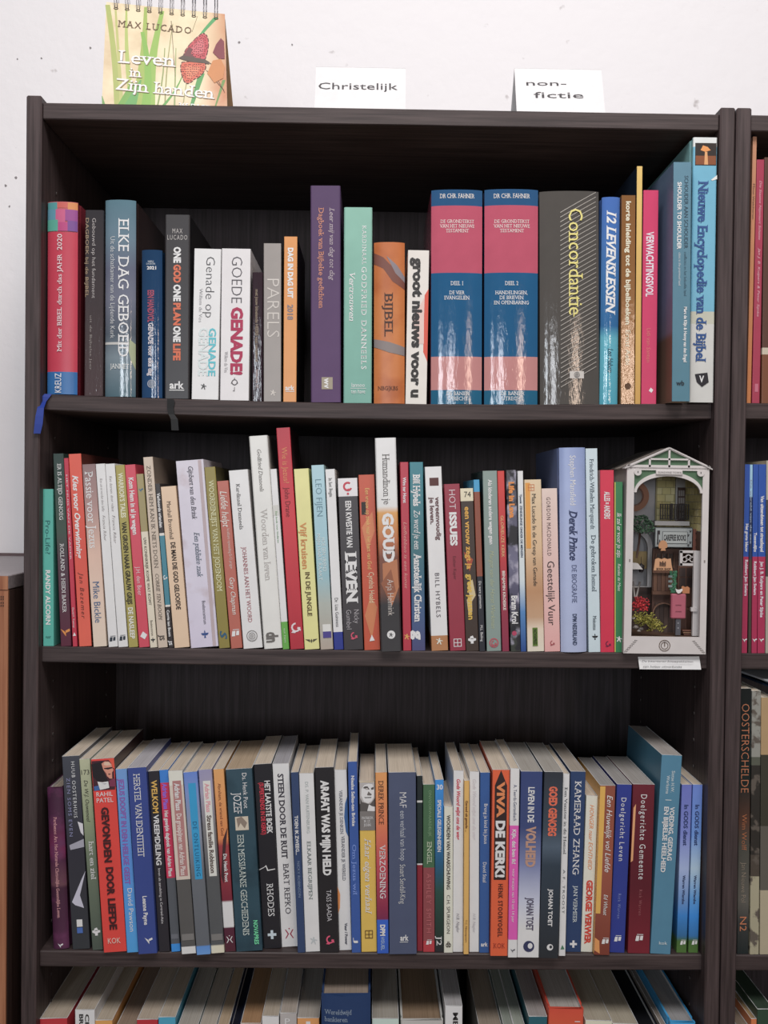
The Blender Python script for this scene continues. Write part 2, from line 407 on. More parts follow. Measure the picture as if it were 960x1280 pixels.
    if kind == 'fig': return [P([(a*.22, .6+b*.25) for a, b in circ(1, 8)]), P([(-.15, .4), (.1, .4), (.5, -.9), (.25, -1), (-.05, -.2), (-.6, -.9), (-.8, -.7)]), P([(-.1, .3), (-.9, .6), (-.9, .4), (-.1, 0)]), P([(.1, .3), (.9, .1), (.8, -.1), (.1, .05)])]
    if kind == 'q': return ringp(.6, 1, 14)[2:13]+[P([(-.2, -.95), (.2, -.95), (.25, -.4), (-.1, -.5)]), P([(a*.25, -1.5+b*.25) for a, b in circ(1, 8)])]
    if kind == 'box': return [P([(-1, -1), (1, -1), (1, 1), (-1, 1)])]
    if kind == 'tri': return [P([(-.8, -1), (.9, -.8), (0, 1)])]
    if kind == 'crown': return ringp(.55, .75, 12)+[P([(-.9, -.3), (-.7, .3), (-.6, .3), (-.6, -.3)]), P([(.9, -.3), (.7, .3), (.6, .3), (.6, -.3)]), P([(-.1, .7), (.1, .7), (.1, 1.1), (-.1, 1.1)]), P([(-.07, -2.2), (.07, -2.2), (.07, -1.2), (-.07, -1.2)]), P([(-.4, -2.2), (.07, -2.2), (.07, -2.05), (-.4, -2.05)])]
    return [P(circ(1, 8))]
def make_book(base, w, h, d, kind, spec, items, label, yz, row, kw, lean, group):
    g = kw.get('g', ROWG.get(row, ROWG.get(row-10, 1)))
    hard = kind in 'hr'; rounded = kind == 'r'
    root = empty('hardback_book' if hard else 'paperback_book', base, lean)
    tag(root, label, 'book', group)
    t = .0024 if hard else .0005
    t = min(t, w*.18)
    gloss = kw.get('gloss', 1)
    bulge = (min(.0045, w*.16) if rounded else 0.0)
    def ys(x):
        if not rounded: return 0.0
        u = min(1, abs(2*x/w-1)); return bulge*(1-math.sqrt(max(0, 1-(u*.97)**2)))*1.25
    if rounded:
        n = 14; out = [(w*i/n, ys(w*i/n)) for i in range(n+1)]
    elif hard:
        r = .0016; out = [(0, r), (r*.35, r*.35), (r, 0), (w-r, 0), (w-r*.35, r*.35), (w, r)]
    else:
        r = min(.0007, w*.1); out = [(0, r), (r*.3, r*.3), (r, 0), (w-r, 0), (w-r*.3, r*.3), (w, r)]
    ye = out[0][1]
    if hard:   # joint groove behind the spine
        ol = [(0, d), (0, ye+.011), (.0011, ye+.008), (.0011, ye+.006), (0, ye+.003)]
        orr = [(w, ye+.003), (w-.0011, ye+.006), (w-.0011, ye+.008), (w, ye+.011), (w, d)]
        full = ol+out+orr
    else: full = [(0, d)]+out+[(w, d)]
    inn = [(w-t, d), (w-t, ye+t+.0005), (t, ye+t+.0005), (t, d)]
    cm = cover_mat(spec, h, g, gloss, kw.get('noise'))
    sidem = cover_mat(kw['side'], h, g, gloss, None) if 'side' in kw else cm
    tipm = mat(kw.get('edge', '#d8d0c8') if not hard else (spec if isinstance(spec, str) else spec[1][1]), .7, 0, g)
    mb = MB(); nf = len(full)
    vs = [(x, y, 0) for x, y in full]+[(x, y, h) for x, y in full]
    k0 = len(full)-len(out); k0 = (k0)//2
    for i in range(nf-1):
        isp = k0 <= i < k0+len(out)-1
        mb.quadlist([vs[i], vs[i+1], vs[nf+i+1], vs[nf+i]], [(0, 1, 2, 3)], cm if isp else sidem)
    if rounded:     # smooth continuous spine: rebuild as one strip
        keep = [j for j, f in enumerate(mb.f) if not (k0 <= j < k0+len(out)-1)]
        mb.f = [mb.f[j] for j in keep]; mb.m = [mb.m[j] for j in keep]; mb.sm = [mb.sm[j] for j in keep]
        sv = [(x, y, 0) for x, y in out]+[(x, y, h) for x, y in out]; n1 = len(out)
        mb.quadlist(sv, [(i, i+1, n1+i+1, n1+i) for i in range(n1-1)], cm, True)
    iv = [(x, y, 0) for x, y in inn]+[(x, y, h) for x, y in inn]
    mb.quadlist(iv, [(i, i+1, 5+i, 4+i) for i in range(3)], mat('#d9d2c8', .8, 0, g))
    for z, flip in ((0, True), (h, False)):       # C-shaped rims, head and tail
        loop = [(x, y, z) for x, y in full]+[(x, y, z) for x, y in inn]
        a = len(full); left = [0]+list(range(1, a-1))+[a-1]
        F = [(0, 1, a+2, a+3), (a-2, a-1, a+0, a+1)]
        mid = list(range(1, a-1))
        for j in range(len(mid)-1):
            i0, i1 = mid[j], mid[j+1]
            xm = (full[i0][0]+full[i1][0])/2
            F.append((i0, i1, a+2) if xm < w/2 else (i0, i1, a+1))
        cen = [j for j in mid if full[j][0] <= w/2][-1]
        F.append((cen, cen+1 if cen+1 < a else cen, a+1, a+2))
        mb.quadlist(loop, F, tipm if not hard else cm)
    mb.build('cover', root)
    ins = .0032 if hard else .0005
    pb = MB(); e = .0003
    x0, x1 = t+e, w-t-e; y0, y1 = ye+t+.0012, d-(.004 if hard else .0008)
    nn = 6; top = []
    for i in range(nn+1):          # page block, fore edge very slightly hollow when bound
        u = i/nn; top.append((x0+(x1-x0)*u, y1-(.002*4*u*(1-u) if rounded else 0)))
    loop = [(x0, y0), ]+top+[(x1, y0)]
    lp = [(x, y, ins) for x, y in loop]
    pb.prism(lp, (0, 0, h-2*ins), page_mat(kw.get('page', '#d2c3b0'), min(g, 1.08)))
    pb.build('page_block', root)
    if hard and w > .012:          # head band
        hb = MB(); hb.box(x0, x1, y0-.0008, y0+.0012, h-ins, h-ins+.0008, mat(kw.get('band', '#d8d4cc'), .6, 0, g)); hb.build('head_band', root)
    lay = [0]
    def zz(y): return max(.0004, min(h-.0004, yz(y)))
    def panel(name, polys):
        lay[0] += 1; off = .00012+.00006*lay[0]; mb = MB()
        for q, (pts, col) in enumerate(polys):
            oo = off+.00002*q
            us = [p[0] for p in pts]
            if rounded and max(us)-min(us) > .12:     # cut finely so the print follows the round back
                bm = bmesh.new(); f = bm.faces.new([bm.verts.new((a*w, 0, zz(b))) for a, b in pts]); bmesh.ops.triangulate(bm, faces=[f])
                for i in range(1, 24):
                    bmesh.ops.bisect_plane(bm, geom=bm.verts[:]+bm.edges[:]+bm.faces[:], plane_co=(w*(i-.43)/24, 0, 0), plane_no=(1, 0, 0))
                bm.verts.index_update()
                mb.quadlist([(v.co.x, ys(v.co.x)-oo, v.co.z) for v in bm.verts], [tuple(v.index for v in f.verts) for f in bm.faces], mat(col, .45, 0, g), True); bm.free()
            else:
                P = [(a*w, ys(a*w)-oo, zz(b)) for a, b in pts]
                mb.quadlist(P, [tuple(range(len(P)))], mat(col, .45, 0, g))
        lay[0] += len(polys)/3.0
        mb.build(name, root)
    ntx = 0
    for it in items:
        if it[0] == 'P': panel(it[1], it[2])
        elif it[0] == 'E':
            _, ek, y, u, r, c, c2 = it; ru = r*.00091/w; panel('emblem', emblem(ek, u, y, ru, r, c, c2 or '#222222'))
        else:
            _, s_, y0_, y1_, u, hh, col, st = it
            lay[0] += 1; off = .0002+.00006*lay[0]
            nm = 'spine_title' if ntx == 0 else 'spine_lettering'; ntx += 1
            if 'h' in st:      # horizontal lettering; y0,y1 vertical extent, hh = width fraction
                zt, zb = zz(y0_), zz(y1_); wd = hh*w; ht = zt-zb; xa = u*w-wd/2
                text(nm, s_, root, (lambda gx, gy, xa=xa, zb=zb, off=off: (xa+gx, ys(xa+gx)-off, zb+gy)), wd, ht, col, st, g, 'x' if rounded else None)
            else:
                zt, zb = zz(y0_), zz(y1_); ln = zt-zb; ht = hh*w
                if 'u' in st: fn = lambda gx, gy, zb=zb, xc=u*w+ht/2, off=off: (xc-gy, ys(xc-gy)-off, zb+gx)
                else: fn = lambda gx, gy, zt=zt, xc=u*w-ht/2, off=off: (xc+gy, ys(xc+gy)-off, zt-gx)
                text(nm, s_, root, fn, ln, ht, col, st, g, 'y' if rounded else None)
    return root
def build_rows():
    for row, L in BOOKS.items():
        si = row % 10; prev = None
        right = row >= 10
        for (xt0, xt1, yt, xb0, xb1, kind, spec, items, label, kw) in L:
            Y = kw.get('Y', SH_Y+.0005+.002*random.random())
            zs0 = shelf_z(si, at(xb0, 800, Y).x) if not right else SHELVES[si][0]
            if 'yb' in kw:
                p = atz((xb0+xb1)/2, kw['yb'], zs0); Y = max(-.02, min(.03, p.y))
            if row == 3 or row == 13:
                pyb = (zs0); yb = None
                a0 = at(xb0, 1420, Y); b0 = at(xb1, 1420, Y)
                xbl, xbr = kw.get('wb0', a0.x), kw.get('wb1', b0.x)
                # lower end lies beyond the frame: extend the visible lean to the shelf
                za = at((xt0+xt1)/2, yt, Y).z; zref = a0.z; 
                xtl = at(xt0, yt, Y).x; xtr = at(xt1, yt, Y).x
            else:
                yb = kw.get('ybm', {0: 498, 1: 812, 2: 1190}[si])
                xbl, xbr = at(xb0, yb, Y).x, at(xb1, yb, Y).x
                xtl, xtr = at(xt0, yt, Y).x, at(xt1, yt, Y).x
            H = at((xt0+xt1)/2, yt, Y).z-zs0
            e = .0003
            if prev and not kw.get('free'):
                px0, pslope, pH = prev
                hm = min(H, pH)
                lo = px0; xbl = max(xbl, lo+e)
                hi = px0+pslope*hm
                cur = xbl+(xtl-xbl)*hm/H
                if cur < hi+e:
                    xtl = xbl+(hi+e-xbl)*H/hm
            slope = (xtl-xbl)/H; th = math.atan(slope)
            wbot, wtop = xbr-xbl, xtr-xtl
            wd = max(.0032, (wbot+wtop)/2*math.cos(th))
            if 'maxw' in kw: wd = min(wd, kw['maxw'])
            h = H/math.cos(th)
            d = kw.get('d', max(.1, h*(.60 if kind == 'p' else .66)))
            # resting corner
            if th < 0: bx, bz = xbl, zs0
            else: bx, bz = xbl, zs0+wd*math.sin(th)
            zb = min([shelf_z(si, q) if not right else SHELVES[si][0] for q in (xbl, xbl+wd)]) if False else bz
            base = (bx, Y, zb+.0002)
            xc = (xbl+xtl)/2
            def yz(y, Y=Y, bz=bz, xb=(xb0+xb1)/2, th=th):
                return (at(xb, y, Y).z-bz)/math.cos(th)
            h_ = h - (wd*math.sin(th) if th > 0 else 0)
            make_book(base, wd, h_, d, kind, spec, items, label, yz, row, kw, th, GROUP[row])
            prev = (xbl+wd/math.cos(th), slope, H)
W_ = '#f4f2f2'
# ---- top shelf
bk(0, 58.3, 96.2, 252.3, 57.6, 95, 'r', ['C', (0, '#c95f6b'), (.155, '#c93a52'), (.88, '#2f6fae')], [
    R(253, 262, 0, .35, '#4f9a9c', 'colour_patch'), R(253, 260, .35, .7, '#cf5f55', 'colour_patch'), R(253, 262, .7, 1, '#d98a4c', 'colour_patch'), R(262, 275, 0, .3, '#5a93a8', 'colour_patch'),
    R(262, 278, .3, .62, '#cc5a86', 'colour_patch'), R(262, 276, .62, 1, '#9a4690', 'colour_patch'), R(275, 289, 0, .38, '#53a894', 'colour_patch'), R(278, 289, .38, .7, '#bf4380', 'colour_patch'), R(276, 289, .7, 1, '#7b4a94', 'colour_patch'),
    T('Mit der BIBEL durch das JAHR', 318, 440, .44, .15, '#f3d9dc', 'us'), T('2020', 293, 313, .44, .16, '#f3e6e8', 'u'), T('KREUZ', 467, 491, .40, .22, W_, 'u')],
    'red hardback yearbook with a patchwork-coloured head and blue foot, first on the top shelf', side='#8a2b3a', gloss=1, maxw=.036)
bk(0, 106.3, 128.8, 262.8, 105, 128.6, 'h', ['L', (0, '#3c3a3e'), (.5, '#4a4244'), (1, '#57484a')], [
    T('Gebouwd op het fundament', 273, 373, .5, .2, '#c9c2c0', 't'), T('DAGBOEK bij de BIJBEL', 273, 372, .13, .17, '#a88f70', ''), T('uit de Bijbelse leer', 395, 463, .36, .13, '#a59c98', 't')],
    'dark grey daily reader with pale lettering Gebouwd op het fundament', gloss=2)
bk(0, 130.7, 169.6, 250, 130.2, 167.7, 'r', ['L', (0, '#5f8290'), (.2, '#6f8797'), (.35, '#6a6f84'), (.5, '#767a8c'), (.68, '#5a6470'), (.8, '#7f8f99'), (1, '#54707c')], [
    R(428, 431, 0, .8, '#c9c8c4', 'branch'), PG('leaf', ([(.82, 424), (1, 430), (1, 462), (.86, 450), (.8, 440)], '#a7b08c')),
    T('ELKE DAG GEBOEID', 273, 446, .63, .34, '#eef0ee', 's'), T('Uit de schatkamer van de Lijdende Kerk', 296, 423, .27, .16, '#e3e6e6', 't'), T('JANNET', 455, 461, .5, .62, '#dfe2e0', 'hs')],
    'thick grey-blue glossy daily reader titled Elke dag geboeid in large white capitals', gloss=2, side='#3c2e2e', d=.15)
bk(0, 176.6, 202.4, 312.5, 176.6, 201.7, 'r', ['L', (0, '#1f4267'), (1, '#254a74')], [
    T('BIJBELS\nDAGBOEK', 326, 331, .47, .45, '#cfd8e0', 'hm'), T('2021', 333, 337, .5, .45, '#ffffff', 'hb'), T('EEN HANDVOL', 363, 403, .47, .3, '#b04a66', 'b'), T('GENADE voor elke dag', 404, 470, .47, .24, '#dcd6dc', 'b'), EM('rings', 480, .5, 5, '#c8ccd4')],
    'small navy glossy daily reader for 2021 standing beside the tall grey-blue one', gloss=2)
bk(0, 206.3, 238.7, 268.7, 205.5, 235.3, 'h', '#3d3a3c', [
    T('MAX\nLUCADO', 286, 300, .5, .8, '#b9b4b0', 'hmw'), T('ONE', 309, 329, .5, .27, W_, 'B'), T('GOD', 331, 354, .5, .27, '#e0704c', 'B'), T('ONE', 356, 377, .5, .27, W_, 'B'), T('PLAN', 379, 407, .5, .27, '#e0704c', 'B'),
    T('ONE', 408, 428, .5, .27, W_, 'B'), T('LIFE', 430, 451, .5, .27, '#e0704c', 'B'), T('ark', 477, 486, .5, .58, W_, 'hb'), R(487.5, 488.5, .2, .8, W_, 'line')],
    'charcoal hardback with white and orange lettering One God One Plan One Life', side='#1c1b1e', band='#222222')
bk(0, 243, 275.5, 311, 239.4, 273.8, 'p', '#ebe9ea', [
    T('Genade op', 321, 397, .62, .34, '#4c4c50', 't'), T('Willem de Vos', 361, 403, .28, .13, '#8a8a8e', 't'), T('GENADE', 410, 470, .74, .26, '#5fc7d4', 'b'), T('GENADE', 410, 470, .42, .36, '#dcebee', 'b'), EM('fig', 483, .45, 4, '#555555')],
    'thick white paperback with thin grey and turquoise lettering Genade op genade')
bk(0, 277.3, 311.3, 311, 275, 313, 'p', '#e6e3e4', [
    T('GOEDE', 321, 379, .54, .38, '#58545a', 't'), T('GENADE!', 384, 469, .56, .38, '#b52a55', 'B'), T('Willem de Vos', 440, 466, .2, .13, '#77747a', 't'), EM('crown', 478, .5, 5, '#5a5356')],
    'thick white paperback with grey and crimson lettering Goede genade', side='#dcd6d8')
bk(0, 315.3, 328.2, 340.6, 315, 328.6, 'h', '#3a2b33', [
    T('met jouw bloeiende HEERE vast verzekerd', 362, 452, .45, .28, '#8c7a66', 'b'), T('Selderhuis W.', 462, 486, .5, .25, '#b8a9a8', 'b')],
    'thin dark aubergine hardback pressed between white and grey books on the top shelf', gloss=2)
bk(0, 329.6, 350.7, 304.5, 329.6, 352, 'p', '#a09994', [T('PARELS', 349, 422, .56, .72, '#d3cdc6', 't'), EM('fig', 491, .55, 4, '#d9d2ca')],
   'warm grey paperback with very large thin lettering Parels', side='#8c857f', d=.11)
bk(0, 355.2, 371.5, 296, 354, 370.6, 'p', '#e59a51', [T('DAG IN DAG UIT', 310, 373, .5, .38, '#f6efe6', 'B'), T('2018', 381, 400, .5, .42, '#8b7f86', 'b'), T('ark', 482, 488, .5, .7, W_, 'hb'), R(489.3, 490, .18, .85, W_, 'line')],
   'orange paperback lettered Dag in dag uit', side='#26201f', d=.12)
bk(0, 388, 425.5, 232.5, 388.7, 426, 'h', ['L', (0, '#5a4468'), (1, '#644b72')], [
    T('Leer mij van dag tot dag', 260, 351, .72, .16, '#b8a9b2', 'is'), T('Dagboek van Bijbelse gedichten', 260, 386, .36, .17, '#d98f72', 's'), R(472, 487, .36, .73, '#a69a84', 'emblem_plate'), T('wv', 473, 486, .55, .2, W_, 'b')],
    'tall matte purple hardback with orange and white lettering', side='#4a3856', gloss=0, band='#44324f')
bk(0, 430, 465.5, 259.5, 429.3, 464.5, 'h', ['L', (0, '#8cc0ae'), (1, '#7fb6a8')], [
    T('KARDINAAL', 282, 331, .72, .14, '#e4f0ea', 'sw'), T('GODFRIED DANNEELS', 334, 462, .72, .18, '#e8f3ee', 'sw'), T('Vertrouwen', 341, 402, .3, .2, '#ecf5f1', 'is'), T('lannoo', 479, 484, .52, .46, W_, 'h'), R(485.5, 486, .25, .8, W_, 'line'), T("ten have", 487, 492, .52, .5, W_, 'h')],
    'mint green hardback with fine white lettering Vertrouwen', gloss=0)
bk(0, 467.5, 507, 303, 467.5, 505, 'r', ['L', (0, '#c96f34'), (.5, '#cf7d3c'), (1, '#d27a3e')], [
    PG('brown_brush_stroke', ([(0, 316), (.3, 322), (.6, 334), (1, 352), (1, 362), (.6, 352), (.3, 336), (0, 330)], '#7d4a3e')),
    PG('grey_brush_stroke', ([(.4, 320), (.75, 332), (1, 346), (1, 353), (.7, 342)], '#8d8288')), PG('grey_band', ([(0, 424), (.5, 428), (1, 434), (1, 445), (.5, 441), (0, 434)], '#8c817f')),
    T('BIJBEL', 366, 421, .48, .28, '#4a2c22', 's'), T('NBG|KBS', 483, 488, .45, .66, '#5a3020', 'hs')],
    'orange painted-look paperback Bible with grey brush strokes', gloss=1, noise=[('#b9622c', 25, .5, .7)])
bk(0, 510, 536, 313, 506.8, 533.8, 'p', '#e6e0d8', [PG('orange_patch', ([(.82, 369), (1, 361), (1, 452), (.8, 440)], '#e0543c')), PG('orange_patch', ([(.25, 400), (.8, 372), (.82, 430), (.5, 430)], '#e8c9bf')),
    T('groot nieuws voor u', 322, 497, .5, .46, '#33302f', 'B')], 'cream paperback with bold black lettering Groot nieuws voor u')
_FA = ['C', (0, '#2c5a86'), (.073, '#c4566e'), (.385, '#1f5f8c'), (.775, '#c98a88'), (.93, '#1f6688')]
def fahner(x, deel, sub, lab, side):
    bk(0, *x, 'r', _FA, [T('DR CHR. FAHNER', 242.5, 248, .5, .68, '#e8e2dc', 'hs'), T('DE GRONDTEKST\nVAN HET NIEUWE\nTESTAMENT', 275, 291, .5, .68, '#f0d8d4', 'hms'), T(deel, 352, 357, .5, .25, '#e6ecef', 'hs'), sub,
        T('DE BANIER\nUTRECHT', 490, 501, .52, .45, '#e6ecef', 'hms')], lab, gloss=2, side=side, band='#cfcac0')
fahner((539.5, 604.6, 237.5, 539, 601.5), 'DEEL 1', T('DE VIER\nEVANGELIËN', 364, 375, .5, .5, '#e6ecef', 'hms'), 'thick glossy blue and pink banded Bible commentary marked Deel 1, left volume on the Gospels', '#9c4560')
fahner((606.2, 674, 237, 605.8, 672), 'DEEL 2', T('HANDELINGEN,\nDE BRIEVEN\nEN OPENBARING', 364, 381, .5, .66, '#e6ecef', 'hms'), 'thick glossy blue and pink banded Bible commentary marked Deel 2, touching the grey concordance', '#2b3f63')
_diag = []
for i in range(38):
    y = 248+i*5.9; L0 = .34; L1 = .95
    if y+18 < 488: _diag.append(([(L0, y+18), (L1, y-8), (L1, y-7.3), (L0, y+18.8)], '#bdb7ae'))
bk(0, 675, 752, 239.5, 676, 747.2, 'r', '#57534f', [PG('diagonal_lines', *_diag), T('Concordantie', 262, 397, .6, .24, '#e8dc7c', 's'), R(465, 474, .49, .73, '#cfcac4', 'emblem_plate'), EM('rings', 469.5, .61, 3.6, '#444040')],
   'very thick dark grey glossy concordance with yellow lettering and diagonal lines', gloss=2)
bk(0, 753.3, 775.4, 246.4, 749.3, 773, 'r', ['L', (0, '#4a74c0'), (.4, '#3f78b4'), (.62, '#2f6ea4'), (.68, '#5fb4c8'), (1, '#4ea9bf')], [
    T('12 LEVENSLESSEN', 263, 394, .52, .5, '#eef3f8', 'bis'), T('Leo Habets', 436, 466, .55, .3, '#1f4258', 'i')], 'glossy blue to turquoise hardback titled 12 Levenslessen', gloss=2)
bk(0, 777, 795, 244.4, 776, 793, 'p', ['L', (0, '#8a5e33'), (.6, '#9a6a3b'), (1, '#a27850')], [T('korte inleiding tot de bijbelboeken', 252, 406, .5, .34, '#f0e2c8', 'b'), T('Ernst Aebi', 413, 456, .5, .34, '#f0e2c8', ''), EM('disc', 483, .5, 4, '#5c3d24')],
   'slim brown paperback lettered korte inleiding tot de bijbelboeken', gloss=2)
bk(0, 796.3, 803.3, 208, 793.8, 800.6, 'p', ['L', (0, '#e5c067'), (1, '#cf9f4a')], [], 'tall very thin golden yellow booklet beside the pink book', side='#1d2a3c')
bk(0, 804.4, 823.3, 238, 801.6, 820.5, 'p', '#d42f66', [T('VERWACHTINGSVOL', 290, 371, .47, .48, '#f6dbe4', 'b'), T('Lidi van Santen', 411, 453, .45, .26, '#e88a7c', 't'), EM('diamond', 488, .62, 3.2, W_)], 'bright pink paperback titled Verwachtingsvol', side='#7a5a6a')
bk(0, 842, 865.4, 203, 840, 861.3, 'p', ['L', (0, '#5f8ba0'), (1, '#4a8094')], [T('SCHOUDER AAN SCHOUDER', 220, 311, .72, .22, '#23384a', ''), T('conflicten en het beloofde land', 315, 370, .7, .16, '#23384a', 't'), T('SHOULDER TO SHOULDER', 228, 312, .34, .22, '#f2f6f8', 'b'), T('cities in the promised land', 316, 357, .38, .14, '#e6eef2', 't'),
    T('Marc de Klijn & Henny van den Engel', 384, 453, .72, .17, '#e9f1f4', 'b'), T('wb', 476, 482, .45, .45, '#1f2c38', 'hb')], 'slate blue paperback standing out from the row, titled Schouder aan schouder',
   side=['L', (0, '#6f88a8'), (.55, '#7d7ea2'), (.70, '#837890'), (.73, '#7d5f52'), (1, '#8a6a58')], Y=-.012, d=.155)
bk(0, 866.8, 896.6, 172, 862.0, 892.4, 'h', ['C', (0, '#dfe3e2'), (.035, '#6fb6d2'), (.655, '#c5c6b4'), (.70, '#cfd0cc')], [
    R(179, 207, .08, .96, '#2b211d', 'sunset_photo'), PG('sunset_glow', ([(.1, 195), (.94, 195), (.94, 206), (.1, 206)], '#8a4a22'), ([(.4, 182), (.6, 184), (.72, 188), (.5, 190), (.3, 188)], '#e9974a'), ([(.48, 190), (.58, 190), (.62, 206), (.46, 206)], '#e2a468')),
    PG('white_cloud', ([(.75, 225), (1, 219), (1, 224), (.8, 226)], '#e8e6e0')),
    T('Nieuwe Encyclopedie van de Bijbel', 226, 453, .44, .4, '#2b5390', 'bs'), PG('emblem_shield', ([(.2, 468), (.72, 466), (.78, 478), (.5, 484), (.28, 478)], '#22222a')), T('V', 470, 478, .48, .2, W_, 'hb')],
    'tall sky-blue and cream Bible encyclopedia at the right end of the top shelf', gloss=1, side=['L', (0, '#8cc4c8'), (.5, '#7db8c4'), (1, '#a8b8a8')], Y=.002, d=.19)

# ---- second shelf
bk(1, 52.8, 66, 611.6, 53.8, 67.4, 'p', '#4fae9f', [T('Pro-Life?', 651, 693, .5, .45, '#1d5f60', ''), T('RANDY ALCORN', 713, 781, .5, .42, '#e6f2ee', 'b'), T('vuur', 794, 798, .5, .5, '#1d4a4a', 'h')], 'short teal paperback titled Pro-Life at the left end of the second shelf', ybm=806)
bk(1, 66.2, 78.5, 567.5, 76, 90, 'p', ['L', (0, '#2c3f3a'), (.4, '#3f5146'), (.55, '#4f3a44'), (1, '#5c2338')], [T('ER IS ALTIJD GENOEG', 580, 651, .55, .36, '#e3e2de', 's'), T('ROLLAND & HEIDI BAKER', 680, 766, .5, .36, '#e6dfe0', 's'), EM('bird', 790, .5, 6, '#d88a3a')], 'dark green and maroon paperback titled Er is altijd genoeg', ybm=807)
bk(1, 76.6, 83.6, 573, 91, 98, 'p', '#bf3149', [T('HET HUIS VAN DE VADER', 594, 700, .5, .34, '#f0c8cc', ''), T('David F. Tunney', 760, 785, .5, .38, W_, ''), EM('tri', 793, .5, 2.4, W_)], 'very thin raspberry red paperback left of the orange-red one', ybm=809)
bk(1, 84, 100, 568, 98.9, 115.6, 'p', ['L', (0, '#dc5a46'), (.5, '#d85040'), (1, '#e2604a')], [T('Kies voor Overwinning', 595, 699, .45, .44, '#f8ece6', 'bi'), T('Jan Bezemer', 716, 774, .5, .34, '#6a2a22', 'iw')], 'orange-red paperback titled Kies voor overwinning', side='#5a2a24', d=.16)
bk(1, 102.5, 118.7, 581, 116.8, 133.7, 'p', ['L', (0, '#8a6f6f'), (.25, '#b08d88'), (.5, '#d9b6a4'), (1, '#e8cbb8')], [T('Passie voor Jezus', 590, 686, .48, .6, '#f0e6e0', 's'), T('Mike Bickle', 728, 779, .5, .5, '#44648c', '')], 'paperback fading from mauve to cream, titled Passie voor Jezus')
bk(1, 119, 130.8, 580.4, 135.7, 147.3, 'p', '#e6e0da', [T('Kies om te worden door liefde', 599, 640, .5, .3, '#7c7270', 'ti'), T('Francis Ribar', 645, 677, .5, .3, '#7c7270', 'ti'), EM('flag', 799, .5, 4, '#2b3540')], 'plain white slim paperback, left one of the matching white pair', )
bk(1, 131.2, 143.4, 580.4, 148, 159.8, 'p', '#e9e4de', [T('Kies daaraan, door relatie', 596, 640, .5, .3, '#7c7270', 'ti'), T('Francis Ribar', 645, 680, .5, .3, '#7c7270', 'ti'), EM('flag', 798, .5, 4, '#2b3540')], 'plain white slim paperback touching the olive one, right of its matching pair')
bk(1, 144, 155.6, 582, 161, 172.4, 'p', '#a59a4c', [T("WARRIOR'S TALES", 592, 648, .5, .5, '#efe6bf', 'b'), T('VAN GROEN NAAR GRAUW GRIJS', 653, 756, .5, .5, '#2c2618', 'b'), T('DE NASLEEP', 760, 799, .5, .5, '#f1ead0', 'b')], "olive green paperback lettered Warrior's tales")
bk(1, 155.8, 169.4, 581.6, 173.8, 186.5, 'p', '#cf4458', [T('Kom Hem in al je wegen', 598, 669, .5, .46, '#f6e4e4', 'b'), T('J.H. den Boer', 709, 745, .5, .4, '#eec4c6', ''), EM('diamond', 795, .5, 5, W_)], 'coral red paperback next to the olive one on the second shelf')
bk(1, 170, 178.4, 593, 187.7, 197, 'p', ['C', (0, '#9c8f60'), (.33, '#d9cfba')], [EM('bird', 613, .5, 3, '#3a6a8c'), T('UW KONINKRIJK KOME WAT KOMT', 673, 757, .5, .4, '#4b4334', ''), T('Boekencentrum', 776, 795, .5, .34, '#4b4334', ''), EM('bowl', 800, .5, 3, '#222')], 'narrow cream paperback with khaki upper third')
bk(1, 178.8, 190.4, 572, 197.6, 210, 'p', '#c9b8a6', [T('ZONDER HEM KAN IK NIETS DOEN', 583, 711, .5, .42, '#6b5f54', 's'), T('CORRIE TEN BOOM', 718, 776, .5, .38, '#6b5f54', 'is'), T('JS', 794, 801, .5, .5, '#4a423c', 'b')], 'taller beige paperback titled Zonder Hem kan ik niets doen', side='#837468', d=.15)
bk(1, 193.8, 199.6, 605, 210.7, 217.5, 'p', ['C', (0, '#332c2c'), (.30, '#d8d4cc'), (.315, '#3f8294'), (.735, '#d8d4cc'), (.75, '#352d2d')], [T('Verhoorde vrienden', 617, 660, .5, .6, W_, 'b'), EM('hook', 722, .5, 3, '#d8e6e8'), T('Corrie ten Boom', 763, 796, .5, .5, W_, 'b'), T('JS', 801, 807, .5, .6, W_, 'b')], 'very thin book banded black, teal and black')
bk(1, 200.5, 219.4, 609, 218, 237.4, 'p', '#e3bfa0', [T('Marshall Broomhall', 628, 675, .45, .28, '#4a3628', ''), T('DE MAN DIE GOD GELOOFDE', 679, 763, .5, .3, '#33241a', 'b')], 'peach paperback titled De man die God geloofde')
bk(1, 219.6, 253.8, 577, 238.6, 273.7, 'p', ['L', (0, '#cfcad6'), (.6, '#d0cbdb'), (1, '#cdc6da')], [R(578, 812, .80, .92, '#b7a6aa', 'worn_stripe'), T('Gijsbert van den Brink', 585, 651, .52, .18, '#44404c', 'is'), T('Een publieke zaak', 667, 723, .55, .2, '#5a6878', 'is'), T('Boekencentrum', 753, 782, .6, .12, '#44404c', ''), EM('bowl', 794, .55, 5, '#2a4a8a')], 'broad lavender-grey paperback titled Een publieke zaak', noise=[('#b9a9b0', 30, .55, .75)])
bk(1, 255.2, 269.2, 584.5, 274, 287.3, 'p', '#8b7e33', [T('WOORDENLIJST VAN HET JODENDOM', 601, 740, .5, .46, '#e6dcb0', 's'), T('S', 789, 800, .5, .6, '#2c5a78', 'bi')], 'mustard olive paperback titled Woordenlijst van het Jodendom', side='#4a4424')
